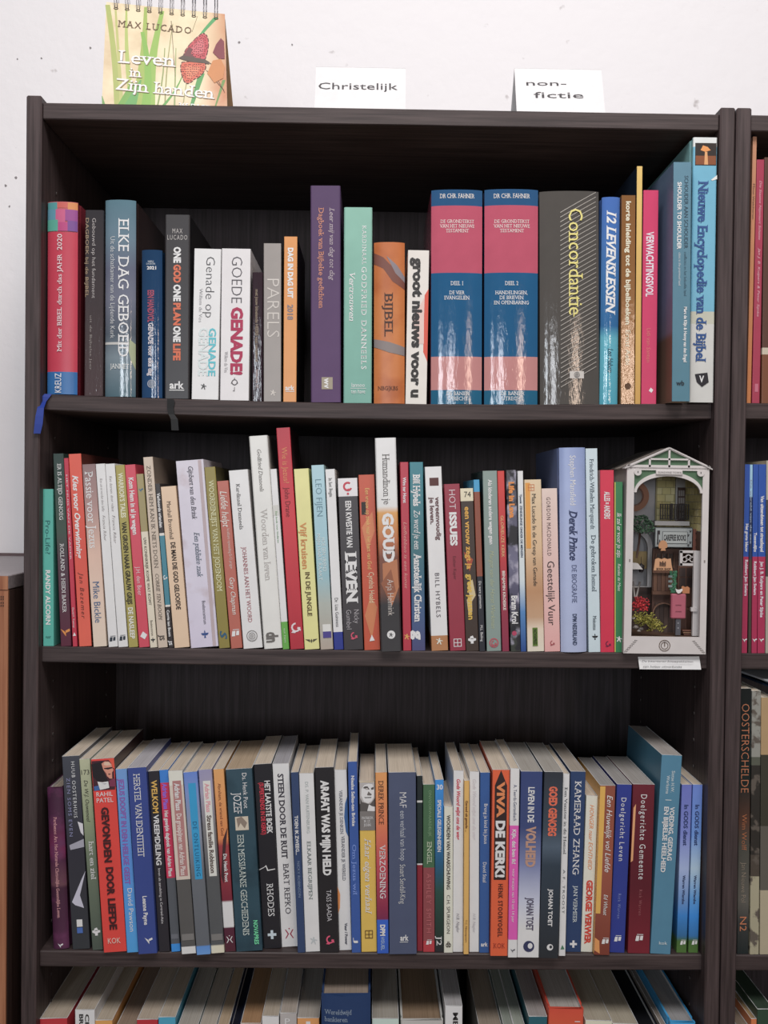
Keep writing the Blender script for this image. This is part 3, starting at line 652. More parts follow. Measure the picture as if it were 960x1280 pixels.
bk(1, 271, 285.6, 602, 288.8, 303, 'p', '#b5604f', [T('Liefde helpt', 615, 660, .5, .6, '#f2dcd2', 'i'), T('kostbare opvoeding 0-12 jarigen', 662, 712, .65, .26, '#f0d4cc', 't'), T('Gary Chapman', 723, 769, .6, .42, '#f2dcd2', 'i'), EM('flag', 792, .5, 5, '#f6ece8')], 'salmon brick-coloured paperback with white script lettering Liefde helpt')
bk(1, 285.8, 309.3, 588.8, 304.5, 328.8, 'p', '#e2dfdb', [T('Kardinaal Danneels', 606, 663, .42, .2, '#4b4848', 's'), T('JOHANNES AAN HET WOORD', 685, 779, .47, .22, '#a4525a', 's'), EM('rings', 796, .5, 7, '#8d8a88')], 'white paperback with concentric circles titled Johannes aan het woord')
bk(1, 311, 335, 545.8, 330, 352.5, 'h', '#dedbd6', [T('Godfried Danneels', 563, 616, .5, .22, '#77736e', 'is'), T('Woorden van leven', 637, 727, .52, .36, '#b3afab', 's'), T('dn', 791, 804, .5, .6, '#6a6662', 'B')], 'tall white hardback titled Woorden van leven', side='#b9b4ae')
bk(1, 337.2, 345, 586.8, 353, 362.2, 'p', ['C', (0, '#e2e2dc'), (.845, '#5fa83e')], [R(632, 645, 0, .9, '#c9c9c3', 'grey_block'), T('Een boek voor kinderen', 640, 679, .5, .3, '#4a8c4a', ''), T('ten have', 786, 804, .5, .3, '#dff0d0', 't')], 'thin white book with a green foot beside the tall red one')
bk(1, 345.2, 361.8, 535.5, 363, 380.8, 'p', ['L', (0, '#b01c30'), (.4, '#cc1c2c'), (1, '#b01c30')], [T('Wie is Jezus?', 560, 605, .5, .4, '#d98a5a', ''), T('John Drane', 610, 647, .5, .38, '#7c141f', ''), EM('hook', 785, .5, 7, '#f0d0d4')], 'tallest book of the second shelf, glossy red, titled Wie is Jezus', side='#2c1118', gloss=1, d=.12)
bk(1, 367.2, 386, 586.8, 380.9, 399, 'p', '#ead78c', [T('Vijf kruisen', 654, 712, .4, .42, '#c98a4c', 'b'), T('IN DE JUNGLE', 716, 771, .5, .3, '#5c4a20', 'b'), EM('wings', 802, .5, 8, '#4a4430')], 'pale yellow paperback titled Vijf kruisen in de jungle')
bk(1, 389, 405, 582, 400.8, 416.5, 'p', ['L', (0, '#a5c9d3'), (.4, '#9bc3cf'), (.6, '#8fb8c2'), (.75, '#a9b0a8'), (1, '#b0a294')], [T('LEO FIJEN', 600, 646, .5, .48, '#5f8492', 't'), T('HOE EEN VRIEND', 673, 715, .65, .3, '#cfe2e6', ''), T('MIJN HART RAAKT', 668, 726, .3, .26, '#cfe2e6', ''), R(781, 790, .25, .9, '#d8d8d4', 'emblem_plate'), R(790, 798, .25, .9, '#4a3f8c', 'emblem_plate')], 'pale sky-blue paperback fading to grey at the foot', d=.12)
bk(1, 406.4, 419, 587, 417.7, 428.9, 'p', ['C', (0, '#dedcdc'), (.90, '#26348c')], [T('In het Begin', 598, 622, .5, .36, '#444444', 's'), T('Dr. Lisa Guinness', 748, 784, .5, .36, '#444444', '')], 'white slim paperback with a dark blue foot titled In het begin')
bk(1, 422, 447.3, 598.5, 429.8, 453.5, 'p', ['C', (0, '#ddd8da'), (.105, '#3a3538')], [EM('q', 609, .5, 6, '#c53a4c'), T('EEN KWESTIE VAN', 627, 685, .5, .28, '#e9e4e6', 'b'), T('LEVEN', 690, 755, .53, .52, W_, 'Bs'), T('Nicky', 763, 780, .72, .26, '#b9b4b8', 't'), T('Gumbel', 763, 787, .32, .26, '#b9b4b8', 't'), EM('hook', 795, .55, 5, '#d04a68')], 'charcoal paperback with large white word Leven and red question mark')
bk(1, 448, 468.2, 594, 455.5, 475, 'p', '#c04e2e', [R(628, 644, .12, .4, '#2e2420', 'portrait_photo'), PG('tan_leaf', ([(.1, 660), (.8, 640), (.9, 665), (.4, 690)], '#cf7d52')), PG('tan_leaf', ([(.1, 770), (.5, 745), (.9, 760), (.5, 800)], '#c87a4c')), T('Een vrouw op zoek naar het hart van God', 611, 712, .52, .26, '#e9b96a', ''), T('Cynthia Heald', 716, 754, .6, .34, '#efc9a4', ''), EM('tri', 798, .5, 4, '#f0e6de')], 'burnt orange paperback with a thin yellow title line')
bk(1, 468.6, 494, 548, 476, 503, 'h', ['L', (0, '#dedede'), (.32, '#e0ddd8'), (.35, '#d59a4c'), (.48, '#b86a3c'), (.56, '#7a4430'), (.72, '#6a4030'), (.78, '#2f2c2e'), (1, '#3a383a')], [T('Humandinon je', 568, 632, .5, .34, '#6a6664', 's'), T('GOUD', 642, 704, .52, .5, '#f6efe6', 'Bs'), PG('hands_picture', ([(.2, 705), (.9, 700), (.95, 735), (.6, 758), (.2, 735)], '#b5724a'), ([(.1, 730), (.6, 712), (.8, 740), (.4, 748)], '#93573a')), T('Arja Helmink', 725, 770, .55, .3, '#d6cdc6', 't'), EM('disc', 794, .52, 5.2, '#eeeeee'), EM('fig', 794, .52, 3, '#333333')],
   'tall white, gold and black hardback titled Goud', side='#b9b6b2', d=.12, Y=.004)
bk(1, 500, 510.8, 578, 504, 513.8, 'p', '#b52b41', [T('Wim ter Horst', 597, 629, .5, .38, '#f2d6da', 'b'), T('Liefhebben is een kunst', 653, 736, .5, .38, '#d6948c', 'i'), EM('fig', 796, .5, 4, '#d9a24c')], 'narrow crimson paperback titled Liefhebben is een kunst')
bk(1, 512, 528.7, 578, 515, 531.7, 'p', ['L', (0, '#357f8c'), (.45, '#3a7078'), (.6, '#36667c'), (.8, '#3f5a86'), (1, '#4a4a78')], [T('Bill Hybels', 593, 633, .5, .5, '#eef2f2', 'bs'), T('Zo word je een', 638, 687, .5, .46, '#eef2f2', 'is'), T('Aanstekelijk Christen', 692, 778, .5, .52, '#eef2f2', 'bs'), T('g', 788, 800, .5, .7, W_, 'B')], 'teal to indigo paperback with white italic lettering Aanstekelijk Christen')
bk(1, 531, 552, 584, 539.6, 560, 'p', ['C', (0, '#dcdade'), (.915, '#b37a4c')], [R(598, 608, .25, .8, '#5a3230', 'emblem_plate'), T('vereenvoudig', 622, 676, .7, .28, '#6a4a4c', 'b'), T('je leven.', 622, 656, .35, .26, '#6a4a4c', 'b'), T('BILL HYBELS', 717, 772, .5, .27, '#5a5258', 'w'), EM('fig', 802, .5, 4.5, '#eeddcc')], 'white paperback with a tan foot lettered vereenvoudig je leven')
bk(1, 555, 574.6, 605.6, 562.7, 582, 'p', '#952c40', [T('HOT', 613, 637, .5, .42, '#e6ccd0', 't'), T('ISSUES', 641, 683, .5, .42, W_, 'B'), T('Esther Kaper', 696, 725, .5, .2, '#6d1c2c', ''), EM('win', 804, .5, 5, '#f0e2e4')], 'dark red paperback titled Hot Issues')
bk(1, 574.9, 591.5, 611, 582, 598.5, 'p', ['C', (0, '#dcd2b4'), (.075, '#40322a')], [T('74', 615, 622, .55, .5, '#2a2622', 'h'), PG('yellow_flowers', ([(.3, 730), (.7, 725), (.9, 745), (.5, 755)], '#cbb98a'), ([(.2, 750), (.6, 745), (.6, 765), (.3, 770)], '#c9b684'), ([(.1, 690), (.8, 700), (.5, 715)], '#a5482c')), T('een vrouw zegt ja', 634, 712, .5, .4, '#d9a33c', 'b'), T('greet janssen', 718, 775, .5, .42, '#d9b23c', 'b'), EM('cross4', 800, .5, 5, '#f2efe8')], 'brown flowered paperback with number 74 on a cream head')
bk(1, 591.8, 599.6, 600, 599.3, 606.4, 'p', ['C', (0, '#3c9ac8'), (.07, '#8c4a36'), (.56, '#2a2c34')], [T('De ware gemeente', 727, 761, .5, .4, '#e0e0e0', ''), T('M.L. Bailing', 782, 802, .5, .4, '#e0e0e0', '')], 'thin booklet with cyan head, rust middle and black foot')
bk(1, 603.2, 620.4, 589, 608.6, 627.4, 'p', '#83958f', [T('Als kinderen andere wegen gaan', 600, 681, .5, .26, '#eef0ea', 'b'), T('Margot van der Horst Werkman', 689, 786, .5, .3, '#a9b08e', 'i'), EM('ring', 804, .5, 6, '#b5505c'), EM('hook', 804, .5, 4, '#b5505c')], 'grey-green paperback titled Als kinderen andere wegen gaan', side='#2f484c')
bk(1, 620.8, 630.3, 589, 628, 636.6, 'p', ['L', (0, '#cf3a34'), (.5, '#b8323a'), (.65, '#9a3144'), (1, '#8a2c48')], [T('GLORIEUZE KERK', 645, 697, .5, .44, '#e8b87c', ''), T('BENJAMIN KROESKE', 714, 763, .5, .38, '#ead0c8', 'b')], 'narrow red paperback titled Glorieuze kerk')
bk(1, 632.6, 646, 588, 638.6, 650, 'p', ['L', (0, '#48484a'), (.3, '#5c5a70'), (.5, '#6e6c86'), (.7, '#4a4860'), (.85, '#3a3a3c'), (1, '#3a4038')], [T('Life in Lava', 603, 648, .5, .52, '#e08a3c', 'B'), T('Bram Krol', 745, 780, .5, .6, W_, 'b'), EM('disc', 792, .4, 3, '#b03a5c')], 'dark stormy-patterned paperback with orange title lettering', noise=[('#a5a2b4', 60, .5, .62), ('#26262c', 50, .52, .6)])
bk(1, 647, 653.8, 589, 651, 657.8, 'p', ['L', (0, '#dde3ea'), (.6, '#cdd8e6'), (.78, '#4f84bc'), (1, '#23488c')], [T('Tjeenk  ZENDELINGE ONDER DE MENSEN', 618, 697, .5, .4, '#3a4860', 'b')], 'thin white booklet fading to blue at the foot')
bk(1, 655.4, 676.4, 600, 659.4, 680.3, 'p', ['L', (0, '#d9c3a0'), (.4, '#d6b48c'), (.65, '#b98a62'), (.8, '#c09a78'), (.87, '#dccab4'), (1, '#e0d3c0')], [R(604, 686, .05, .33, '#e19a3c', 'orange_strip'), EM('win', 610, .4, 4, '#c8703c'), T('Max Lucado', 618, 655, .55, .24, '#33302c', ''), T('In de Greep van Genade', 658, 733, .55, .24, '#33302c', ''), R(785, 808, .32, .62, '#5c7a24', 'green_plate'), T('NOVAPRES', 787, 806, .47, .2, '#1f2a10', 'b')], 'tan and cream paperback with an orange strip and green plate')
bk(1, 677, 696.4, 611, 681, 700.4, 'p', ['L', (0, '#e3c6bc'), (.5, '#e2b9b2'), (1, '#e0a4a0')], [T('GORDON MACDONALD', 622, 695, .42, .26, '#5c4644', 'w'), T('Geestelijk Vuur', 702, 782, .5, .46, '#3a2c2c', ''), EM('hook', 804, .5, 3.4, '#a04048')], 'pale pink paperback titled Geestelijk Vuur')
bk(1, 699.6, 731.3, 560, 702, 735, 'r', ['L', (0, '#8fa0cc'), (.4, '#a3b0d6'), (1, '#a9b4d4')], [T('Stephen Mansfield', 570, 632, .5, .22, '#eef1f8', ''), T('Derek Prince', 638, 702, .5, .3, '#2c3860', 'bis'), T('DE BIOGRAFIE', 707, 754, .52, .2, '#4a567c', ''), T('DPM NEDERLAND', 768, 807, .52, .16, '#33405f', 'b')], 'thick periwinkle blue hardback biography', side='#6c7cab', gloss=1, d=.155, Y=.010)
bk(1, 732, 747.8, 561, 736, 749.5, 'p', '#c3d4dc', [T('Friedrich-Wilhelm Marquardt', 574, 662, .5, .36, '#3a4a58', 's'), T('De gebroken hemel', 669, 740, .55, .4, '#3a4a58', 's'), T('Meinema', 770, 788, .55, .3, '#2a3440', 's'), EM('bowl', 796, .55, 4, '#222')], 'pale ice-blue paperback titled De gebroken hemel')
bk(1, 750.2, 767.7, 588, 750.8, 767.6, 'p', '#cf2648', [T('ALLES = ANDERS', 615, 649, .5, .4, '#f6dce0', 'b'), EM('hook', 805, .55, 4, '#6c1440')], 'vivid red paperback with a small white title high on its spine', side='#c9a9a4')
bk(1, 768.2, 779, 602.6, 768, 778.3, 'p', '#2b7a4c', [R(603, 818, 0, .1, '#d8c24c', 'yellow_edge'), T('Ik zal er voor je zijn', 641, 697, .55, .5, '#e0efe0', 'is'), T('Renske de Maes', 705, 739, .55, .36, '#cfe6cf', 'i'), EM('fig', 799, .55, 4, '#e0f0e0')], 'green paperback against the miniature bookshop')
# ---- third shelf
bk(2, 58, 77, 986, 66, 86.4, 'r', ['L', (0, '#3c1f34'), (.2, '#43223a'), (.4, '#6a2348'), (.45, '#45213a'), (.6, '#5c3a44'), (.62, '#3a1d30'), (1, '#46223c')], [T('Parthenos: Ars. Het Naturele Christelijke Geestelijke Leven', 1022, 1148, .48, .2, '#c98a8c', 's'), EM('bird', 1182, .5, 3.4, '#e0d4d8')], 'shabby aubergine book, shortest and first on the third shelf', noise=[('#5a2a4c', 40, .5, .65)], gloss=1, yb=1187, d=.12, page='#b0a294')
bk(2, 77.3, 98, 946, 90.8, 113.3, 'p', ['L', (0, '#3c3f48'), (.5, '#2c2b34'), (1, '#2f3236')], [
    PG('white_petal', ([(.7, 1028), (1, 1031), (1, 1046), (.85, 1042)], '#b9b8c0')), PG('white_petal', ([(.15, 1057), (1, 1050), (1, 1060), (.2, 1063)], '#8f8e9a')), PG('white_petal', ([(.12, 1128), (.75, 1100), (1, 1090), (.6, 1120), (.8, 1136), (.3, 1132)], '#a9a8b6')),
    T('HUUB OOSTERHUIS', 953, 1023, .62, .2, '#b9bcc2', 'w'), T('ZIEN SOMS EVEN', 973, 1046, .3, .2, '#77799a', 'w'), R(1150, 1159, .33, .66, '#d6d4d6', 'emblem_plate'), R(1160, 1167, .33, .66, '#3c5c9c', 'emblem_plate')], 'dark paperback with white flower petals on the spine', yb=1187)
bk(2, 98.3, 113.3, 949.6, 115.5, 127.6, 'p', ['L', (0, '#9da084'), (.3, '#7f8a6c'), (.5, '#5f6a58'), (1, '#424c44')], [T('173', 963, 969, .5, .75, '#2c2c26', 'h'), T('De W.J. Ouweneel', 976, 1028, .5, .36, '#3a3a30', 'i'), T('hart en ziel', 1052, 1100, .6, .46, '#eeeade', 's'), EM('cross4', 1165, .5, 5, '#e6e2d4')], 'narrow green-grey paperback numbered 173', yb=1188)
bk(2, 113.6, 143, 949.6, 129.7, 157.8, 'p', '#c6362e', [
    R(952, 989, .03, .97, '#3c1c26', 'cover_portrait'), PG('cover_portrait', *[ZP(112, 642, 940, 18.29, p, c) for p, c in (
        ([(500, 190), (640, 180), (650, 420), (600, 400), (580, 300)], '#c6442e'), ([(120, 290), (250, 262), (380, 240), (420, 420), (440, 600), (480, 700), (230, 690), (130, 560)], '#1d171c'),
        ([(350, 290), (430, 240), (520, 250), (580, 310), (592, 390), (618, 450), (580, 510), (575, 645), (520, 640), (440, 560), (385, 430)], '#b97c68'), ([(420, 260), (520, 262), (570, 330), (480, 340), (400, 320)], '#d3a08a'),
        ([(400, 392), (595, 378), (595, 408), (500, 432), (405, 415)], '#2a1c20'), ([(490, 520), (560, 535), (500, 558)], '#4a2424'), ([(385, 430), (450, 520), (470, 610), (440, 560)], '#6c3c38'),
        ([(230, 690), (340, 712), (480, 700), (495, 850), (280, 885)], '#cfc9cc'), ([(320, 740), (450, 745), (400, 765)], '#8c8890'), ([(140, 800), (250, 780), (275, 885), (150, 900)], '#35588f'), ([(585, 650), (645, 640), (648, 830), (505, 820), (500, 690)], '#6c2a44'))]),
    T('RAHIL\nPATEL', 991, 1004, .5, .72, '#e9c9c2', 'hm'), T('GEVONDEN', 1010, 1079, .47, .3, '#3a1418', 'B'), T('DOOR', 1085, 1120, .5, .3, '#3a1418', 'B'), T('LIEFDE', 1124, 1163, .5, .3, '#3a1418', 'B'), T('KOK', 1173, 1180, .5, .55, '#e0a89c', 'h')], 'bright red paperback with a portrait at the head, titled Gevonden door liefde', yb=1191, side='#2f1a1a')
bk(2, 144.3, 159, 962, 158.6, 172.4, 'p', ['L', (0, '#5f86b8'), (.5, '#4a7fc0'), (1, '#3c8ad0')], [T('JEZUS DOOPT IN DEN HEILIGE GEEST', 974, 1106, .45, .46, '#7a4a94', 'b'), T('David Pawson', 1111, 1165, .6, .42, '#e9eef6', '')], 'sky-blue paperback with purple capitals Jezus doopt in den heilige geest', yb=1191)
bk(2, 159.2, 182.3, 960.5, 173, 196.8, 'p', '#2f3f7c', [T('HERSTEL VAN IDENTITEIT', 968, 1072, .47, .34, '#d6daea', 's'), T('Leanne Payne', 1121, 1157, .52, .22, '#d6daea', 'b'), EM('bird', 1176, .6, 5, '#f0f0f6')], 'indigo blue paperback titled Herstel van identiteit', yb=1193, page='#b7b4ba')
bk(2, 182.6, 198, 964.5, 198.8, 213, 'p', '#26242a', [T('WELKOM', 976, 1017, .5, .5, '#e0963c', 'b'), T('VREEMDELING', 1019, 1082, .5, .46, '#f0eeee', 'b'), T('leven als aandeling in Centraal-Azie', 1086, 1155, .5, .22, '#b9b6b8', '')], 'black paperback titled Welkom Vreemdeling in orange and white', yb=1190)
bk(2, 198.3, 209.5, 963, 214.3, 226, 'p', ['C', (0, '#2f6fb8'), (.07, '#b0284a'), (.59, '#4a4e54'), (.955, '#2a7cc4')], [T('Adrian Plass', 980, 1012, .5, .5, '#7a5ac8', 'b'), T('Het gewijde dagboek van Adrian Plass', 1014, 1096, .5, .42, '#f0d6dc', 'b'), R(1168, 1174, .1, .9, '#5c5f66', 'small_plate')], 'narrow blue and crimson paperback with a grey lower half', yb=1190)
bk(2, 210, 228.6, 964.5, 227.2, 244.4, 'p', ['C', (0, '#c9bfb2'), (.075, '#b7ab9f'), (.59, '#4c4b4a'), (.96, '#d4c8ba')], [R(977, 1096, .25, .85, '#9a6a68', 'title_band'), T('Adrian Plass', 980, 1014, .55, .36, '#e8dcd6', 'b'), T('De groeipijnen van Adrian Plass', 1018, 1095, .55, .34, '#c9b0ac', 'b'), R(1168, 1176, .1, .95, '#6a6866', 'small_plate')], 'cream and grey paperback with a dusty rose title band', yb=1193)
bk(2, 229, 247.4, 966, 246, 261.8, 'p', ['L', (0, '#5674b8'), (.12, '#6a7fae'), (.3, '#7a8294'), (.55, '#5a5e64'), (.95, '#54585e'), (.955, '#4c7cba'), (1, '#5a86bc')], [R(980, 1100, .3, .85, '#1f86b4', 'title_band'), T('DE ONTLUIKING', 1028, 1096, .58, .3, '#124c70', 'w')], 'paperback with a bright turquoise title band lettered De ontluiking', yb=1194)
bk(2, 248, 266, 963, 263, 279, 'p', ['L', (0, '#84809e'), (.12, '#8c8798'), (.3, '#706e70'), (.6, '#4a4c4e'), (.955, '#4a4c4e'), (.96, '#d0b8a4'), (1, '#d0b8a4')], [R(977, 1096, .28, .85, '#d9cfb4', 'title_band'), T('Adrian Plass', 980, 1016, .57, .34, '#c9848c', 'b'), T('Stress familie Robinson', 1020, 1092, .57, .34, '#4a3a34', 'b'), R(1168, 1176, .1, .95, '#6a6866', 'small_plate')], 'grey paperback with a cream title band lettered Stress familie', yb=1192)
bk(2, 266.4, 280.6, 962, 280.5, 293.6, 'p', ['L', (0, '#e08a4e'), (.38, '#d9743c'), (.42, '#8c3438'), (.72, '#6a2030'), (.73, '#c9c6cc'), (.865, '#c9c6cc'), (.87, '#4a1e30'), (1, '#48202c')], [T('Abraham, de vriend van God', 980, 1045, .5, .3, '#6a3420', ''), PG('dark_arc', ([(.1, 1095), (.5, 1050), (1, 1035), (.6, 1070), (.3, 1105)], '#3a2024')), T('Ds. Henk Poot', 1068, 1103, .6, .32, '#eedada', 'b'), EM('xx', 1175, .5, 4, '#d9d0d4')], 'narrow orange to maroon paperback with a white block near the foot', yb=1190)
bk(2, 282, 315.6, 962.5, 295.5, 327.6, 'p', ['L', (0, '#2c4450'), (.5, '#26404c'), (1, '#27424e')], [T('Ds. Henk Poot', 968, 1012, .7, .17, '#c9d0d0', ''), T('JOZEF', 992, 1018, .38, .3, '#c9d4d2', 's'), R(1022, 1039, .25, .75, '#b3a896', 'horse_engraving'), PG('horse_engraving', ([(.3, 1024), (.5, 1022), (.7, 1030), (.6, 1037), (.45, 1030), (.35, 1036)], '#7a6c60')), T('EEN MESSIAANSE GESCHIEDENIS', 1044, 1170, .42, .24, '#a9b3ae', 's'), T('NOVAPRES', 1152, 1182, .8, .16, '#5cc08c', 'b')], 'broad dark teal paperback titled Jozef with a small engraving', noise=[('#1d333e', 22, .5, .68)], yb=1190, page='#b8a288')
bk(2, 317, 340, 956, 328, 350.6, 'p', '#1e1d22', [T('HET LAATSTE BOEK', 977, 1043, .72, .3, '#e6e4e6', 'b'), T('(SUPERTRENDS IN DE KERK?)', 979, 1044, .38, .24, '#b52a3c', 'b'), PG('pulse_line', ([(0, 1087), (.3, 1084), (.4, 1082), (.5, 1088), (.9, 1087), (.9, 1088), (.45, 1089.5), (.38, 1084), (0, 1088)], '#c9c8cc')), T('RHODES', 1105, 1146, .55, .36, '#d6d6da', 's'), EM('cross', 1169, .52, 5.5, '#a9b6d6')], 'black paperback titled Het laatste boek with a pastel cross', yb=1186)
bk(2, 340.4, 362.4, 955.5, 350.9, 371.6, 'p', '#d2cfd4', [T('STEEN DOOR DE RUIT', 968, 1074, .46, .34, '#33303a', 'bs'), T('BART REPKO', 1080, 1143, .5, .34, '#3a3640', 's'), EM('xx', 1168, .5, 5.5, '#8c2440')], 'white paperback with black capitals Steen door de ruit', yb=1184, page='#a9a7ad')
bk(2, 363.5, 373, 965.8, 371.9, 381.4, 'p', '#2b3c5e', [T('TOEN IK ZWEEG...', 1020, 1069, .5, .44, '#e0e4ea', 'b'), T('NICKY ROBINSON', 1077, 1122, .55, .34, '#7c8ca4', 't')], 'thin navy paperback titled Toen ik zweeg', yb=1191)
bk(2, 373.8, 392.8, 967.5, 382, 399.3, 'p', ['L', (0, '#c9cfcf'), (.4, '#bccac9'), (1, '#ccd3d6')], [T('DS. P. VAN RUITENBURG', 978, 1042, .5, .22, '#8a9290', ''), T('ELKAAR BEGRIJPEN', 1052, 1125, .5, .26, '#5c6866', 's'), EM('fig', 1176, .6, 5, '#a0a6a8')], 'pale mint-grey paperback titled Elkaar begrijpen', yb=1190)
bk(2, 393.6, 416.8, 960, 400.2, 423.8, 'p', '#1f1d20', [T('ARAFAT WAS MIJN HELD', 976, 1095, .5, .4, '#e4e2e4', 'B'), T('TASS SAADA', 1113, 1152, .55, .26, '#b9b6ba', 't'), EM('hook', 1175, .55, 6, '#d04464')], 'black paperback with bold white capitals Arafat was mijn held', yb=1191)
bk(2, 417.4, 434.2, 963, 424, 438.6, 'p', '#c9ced8', [T('VERANDER JE DENKEN', 988, 1043, .48, .26, '#4a4e5c', 's'), T('VERANDER JE WERELD', 1045, 1101, .55, .26, '#4a4e5c', 's'), PG('blue_half_disc', ([(1, 996), (.8, 1005), (.7, 1022), (.8, 1040), (1, 1047)], '#2c5488')), PG('orange_spot', ([(0, 1108), (.2, 1118), (.15, 1135), (0, 1142)], '#c9783c')), T('Vuur / Power', 1154, 1181, .6, .22, '#3a3e4c', 'b')], 'white-blue paperback with a blue half disc and an orange spot', yb=1188)
bk(2, 434.8, 447.4, 952.5, 439.5, 450, 'p', '#2f4d8c', [T('Nieske Selles-ten Brinke', 970, 1033, .5, .34, '#d6dcea', 'b'), T('Om Jezus wil', 1056, 1119, .5, .42, '#6a84c4', 's'), T('J', 1172, 1179, .5, .4, '#d6dcea', '')], 'tall narrow royal blue paperback titled Om Jezus wil', yb=1191)
bk(2, 449, 468.8, 977.5, 451.8, 470.8, 'p', '#dd9d3c', [R(978, 1038, 0, 1, '#2c2a2a', 'cover_portrait'),
    PG('cover_portrait', *[ZP(62, 400, 970, 17.07, p, c) for p, c in (
        ([(70, 130), (395, 130), (395, 600), (70, 600)], '#9c9896'), ([(110, 280), (170, 200), (260, 170), (350, 185), (388, 300), (372, 460), (330, 540), (250, 590), (160, 550), (100, 420)], '#c6c2bf'),
        ([(135, 265), (180, 228), (240, 225), (288, 292), (210, 300), (170, 270)], '#4a4644'), ([(190, 270), (240, 262), (255, 290), (200, 292)], '#a9a5a2'), ([(315, 262), (375, 238), (378, 292), (322, 304)], '#4a4644'),
        ([(228, 405), (262, 335), (300, 375), (335, 400), (312, 424), (240, 420)], '#5c5856'), ([(168, 458), (320, 456), (322, 474), (180, 476)], '#33302e'), ([(80, 470), (120, 560), (260, 602), (250, 700), (200, 760), (80, 760)], '#4c4846'),
        ([(335, 560), (395, 480), (395, 690), (280, 620)], '#4c4846'), ([(268, 610), (330, 650), (395, 665), (395, 758), (228, 752)], '#c9c6c4'), ([(70, 758), (395, 758), (395, 1165), (70, 1165)], '#6a6664'))]),
    T('PATRICIA\nM. ST.\nJOHN', 1021, 1034, .5, .75, '#d6d2ce', 'hms'), T('Haar eigen verhaal', 1048, 1143, .5, .4, '#f2e4c4', 'is'), EM('win', 1168, .5, 5, '#4a3018')], 'amber yellow paperback with a black and white portrait on top', yb=1190)
bk(2, 469.2, 483.8, 965.8, 471.3, 485.6, 'p', ['L', (0, '#cc8448'), (.28, '#c46a44'), (.5, '#a8404a'), (.75, '#7a2440'), (.812, '#6a2344'), (.815, '#2c56b0'), (1, '#2a50a4')], [T('DEREK PRINCE', 976, 1031, .48, .44, '#33201c', 's'), T('VERZOENING', 1056, 1124, .55, .5, '#eccfc8', 's'), T('DPM', 1156, 1170, .5, .4, W_, 'B'), T('VISUEL', 1171, 1188, .5, .3, '#9ab0e0', '')], 'orange to plum paperback with a blue foot titled Verzoening', yb=1192)
bk(2, 485.5, 520, 966, 486.8, 520.8, 'p', '#424a62', [T('MAF', 991, 1010, .53, .26, '#c9ccd6', 't'), T('een verhaal van hoop', 1014, 1076, .52, .2, '#b3b8c6', 't'), T('Stuart Sendall-King', 1081, 1130, .5, .2, '#c9c8b8', 't'), T('ark', 1169, 1176, .55, .3, '#e0e2e8', 'hb'), R(1177.5, 1178.2, .38, .68, '#e0e2e8', 'line')], 'thick slate blue-grey paperback leaning upright mid-shelf, title starting MAF', yb=1193)
bk(2, 521, 528.4, 970, 521.3, 528.2, 'p', ['C', (0, '#1c2426'), (.14, '#b3b3b0'), (.15, '#1f2a2a'), (.5, '#c0c0bc'), (.505, '#7a1e2c')], [], 'thin nearly black and dark red booklet squeezed beside the slate one', yb=1189, Y=.03)
bk(2, 528.9, 543.6, 981, 528.9, 543, 'p', ['C', (0, '#3c5c40'), (.495, '#7c3c40'), (.93, '#a03038')], [T('ONVOORWAARDELIJK', 988, 1046, .6, .24, '#6a8a68', ''), T('ENGEL', 1052, 1080, .55, .4, '#a9b39c', 's'), T('ASHLEY SMITH', 1092, 1166, .5, .4, '#a05458', 'w'), EM('flag', 1178, .5, 3.6, '#eadcdc')], 'green over dull red paperback with the word Engel', yb=1190)
bk(2, 543.9, 554.4, 975, 543.6, 554.4, 'p', ['L', (0, '#2c7cc0'), (.25, '#2668a4'), (.5, '#1f4f6c'), (.65, '#24443c'), (.9, '#20302a'), (1, '#26262a')], [T('30', 981, 987, .55, .7, '#e6eef6', 'hb'), T('SPECIALE GELEGENHEDEN', 1000, 1065, .5, .4, '#c9dcee', 'b'), T('J2', 1170, 1182, .5, .6, '#d6dcda', 's')], 'blue to dark green narrow book marked 30 speciale gelegenheden', yb=1190)
bk(2, 555.2, 566.6, 1008.8, 555, 565.4, 'p', '#cbbfae', [T('WOORDEN VAN WAARSCHUWING', 1019, 1112, .5, .4, '#3c342e', 'b'), T('C.H. SPURGEON', 1119, 1167, .5, .38, '#3c342e', ''), T('db', 1177, 1184, .5, .6, '#3c342e', 'hb')], 'short cream paperback in black capitals Woorden van waarschuwing', yb=1191)
bk(2, 566.9, 579.6, 963.8, 566, 578.6, 'p', '#ccc8cc', [T('Gods Woord wijst ons de weg', 974, 1050, .5, .36, '#b03044', 'bi'), T('H.B. Nagler', 1142, 1166, .5, .3, '#77747a', 'i')], 'white slim paperback with red italic title on the third shelf', yb=1190)
bk(2, 580, 586.6, 976, 579.3, 585.8, 'p', '#d6964c', [T('Gereed uit genade ...', 1001, 1040, .5, .5, '#5c3418', 'b'), T('T.C. Nieuwpoort', 1150, 1178, .5, .4, '#5c3418', '')], 'very thin orange booklet between two white books', yb=1193)
bk(2, 587, 599.8, 965, 586.6, 598, 'p', '#c9c6c4', [T('Gods Woord wijst ons de weg', 974, 1050, .5, .36, '#b3aeb0', 'bi'), T('H.B. Nagler', 1142, 1166, .5, .3, '#a09ca0', 'i')], 'whitish slim paperback with a faded title, right of the thin orange booklet', yb=1190)
bk(2, 600.4, 613, 966, 598.6, 611, 'p', '#2c4f86', [T('Breng je kind bij Jezus', 1005, 1055, .6, .36, '#dfe4ee', ''), T('David Staal', 1078, 1103, .5, .36, '#dfe4ee', ''), T('ark', 1178, 1183, .5, .7, W_, 'hb')], 'mid blue paperback titled Breng je kind bij Jezus', yb=1191)
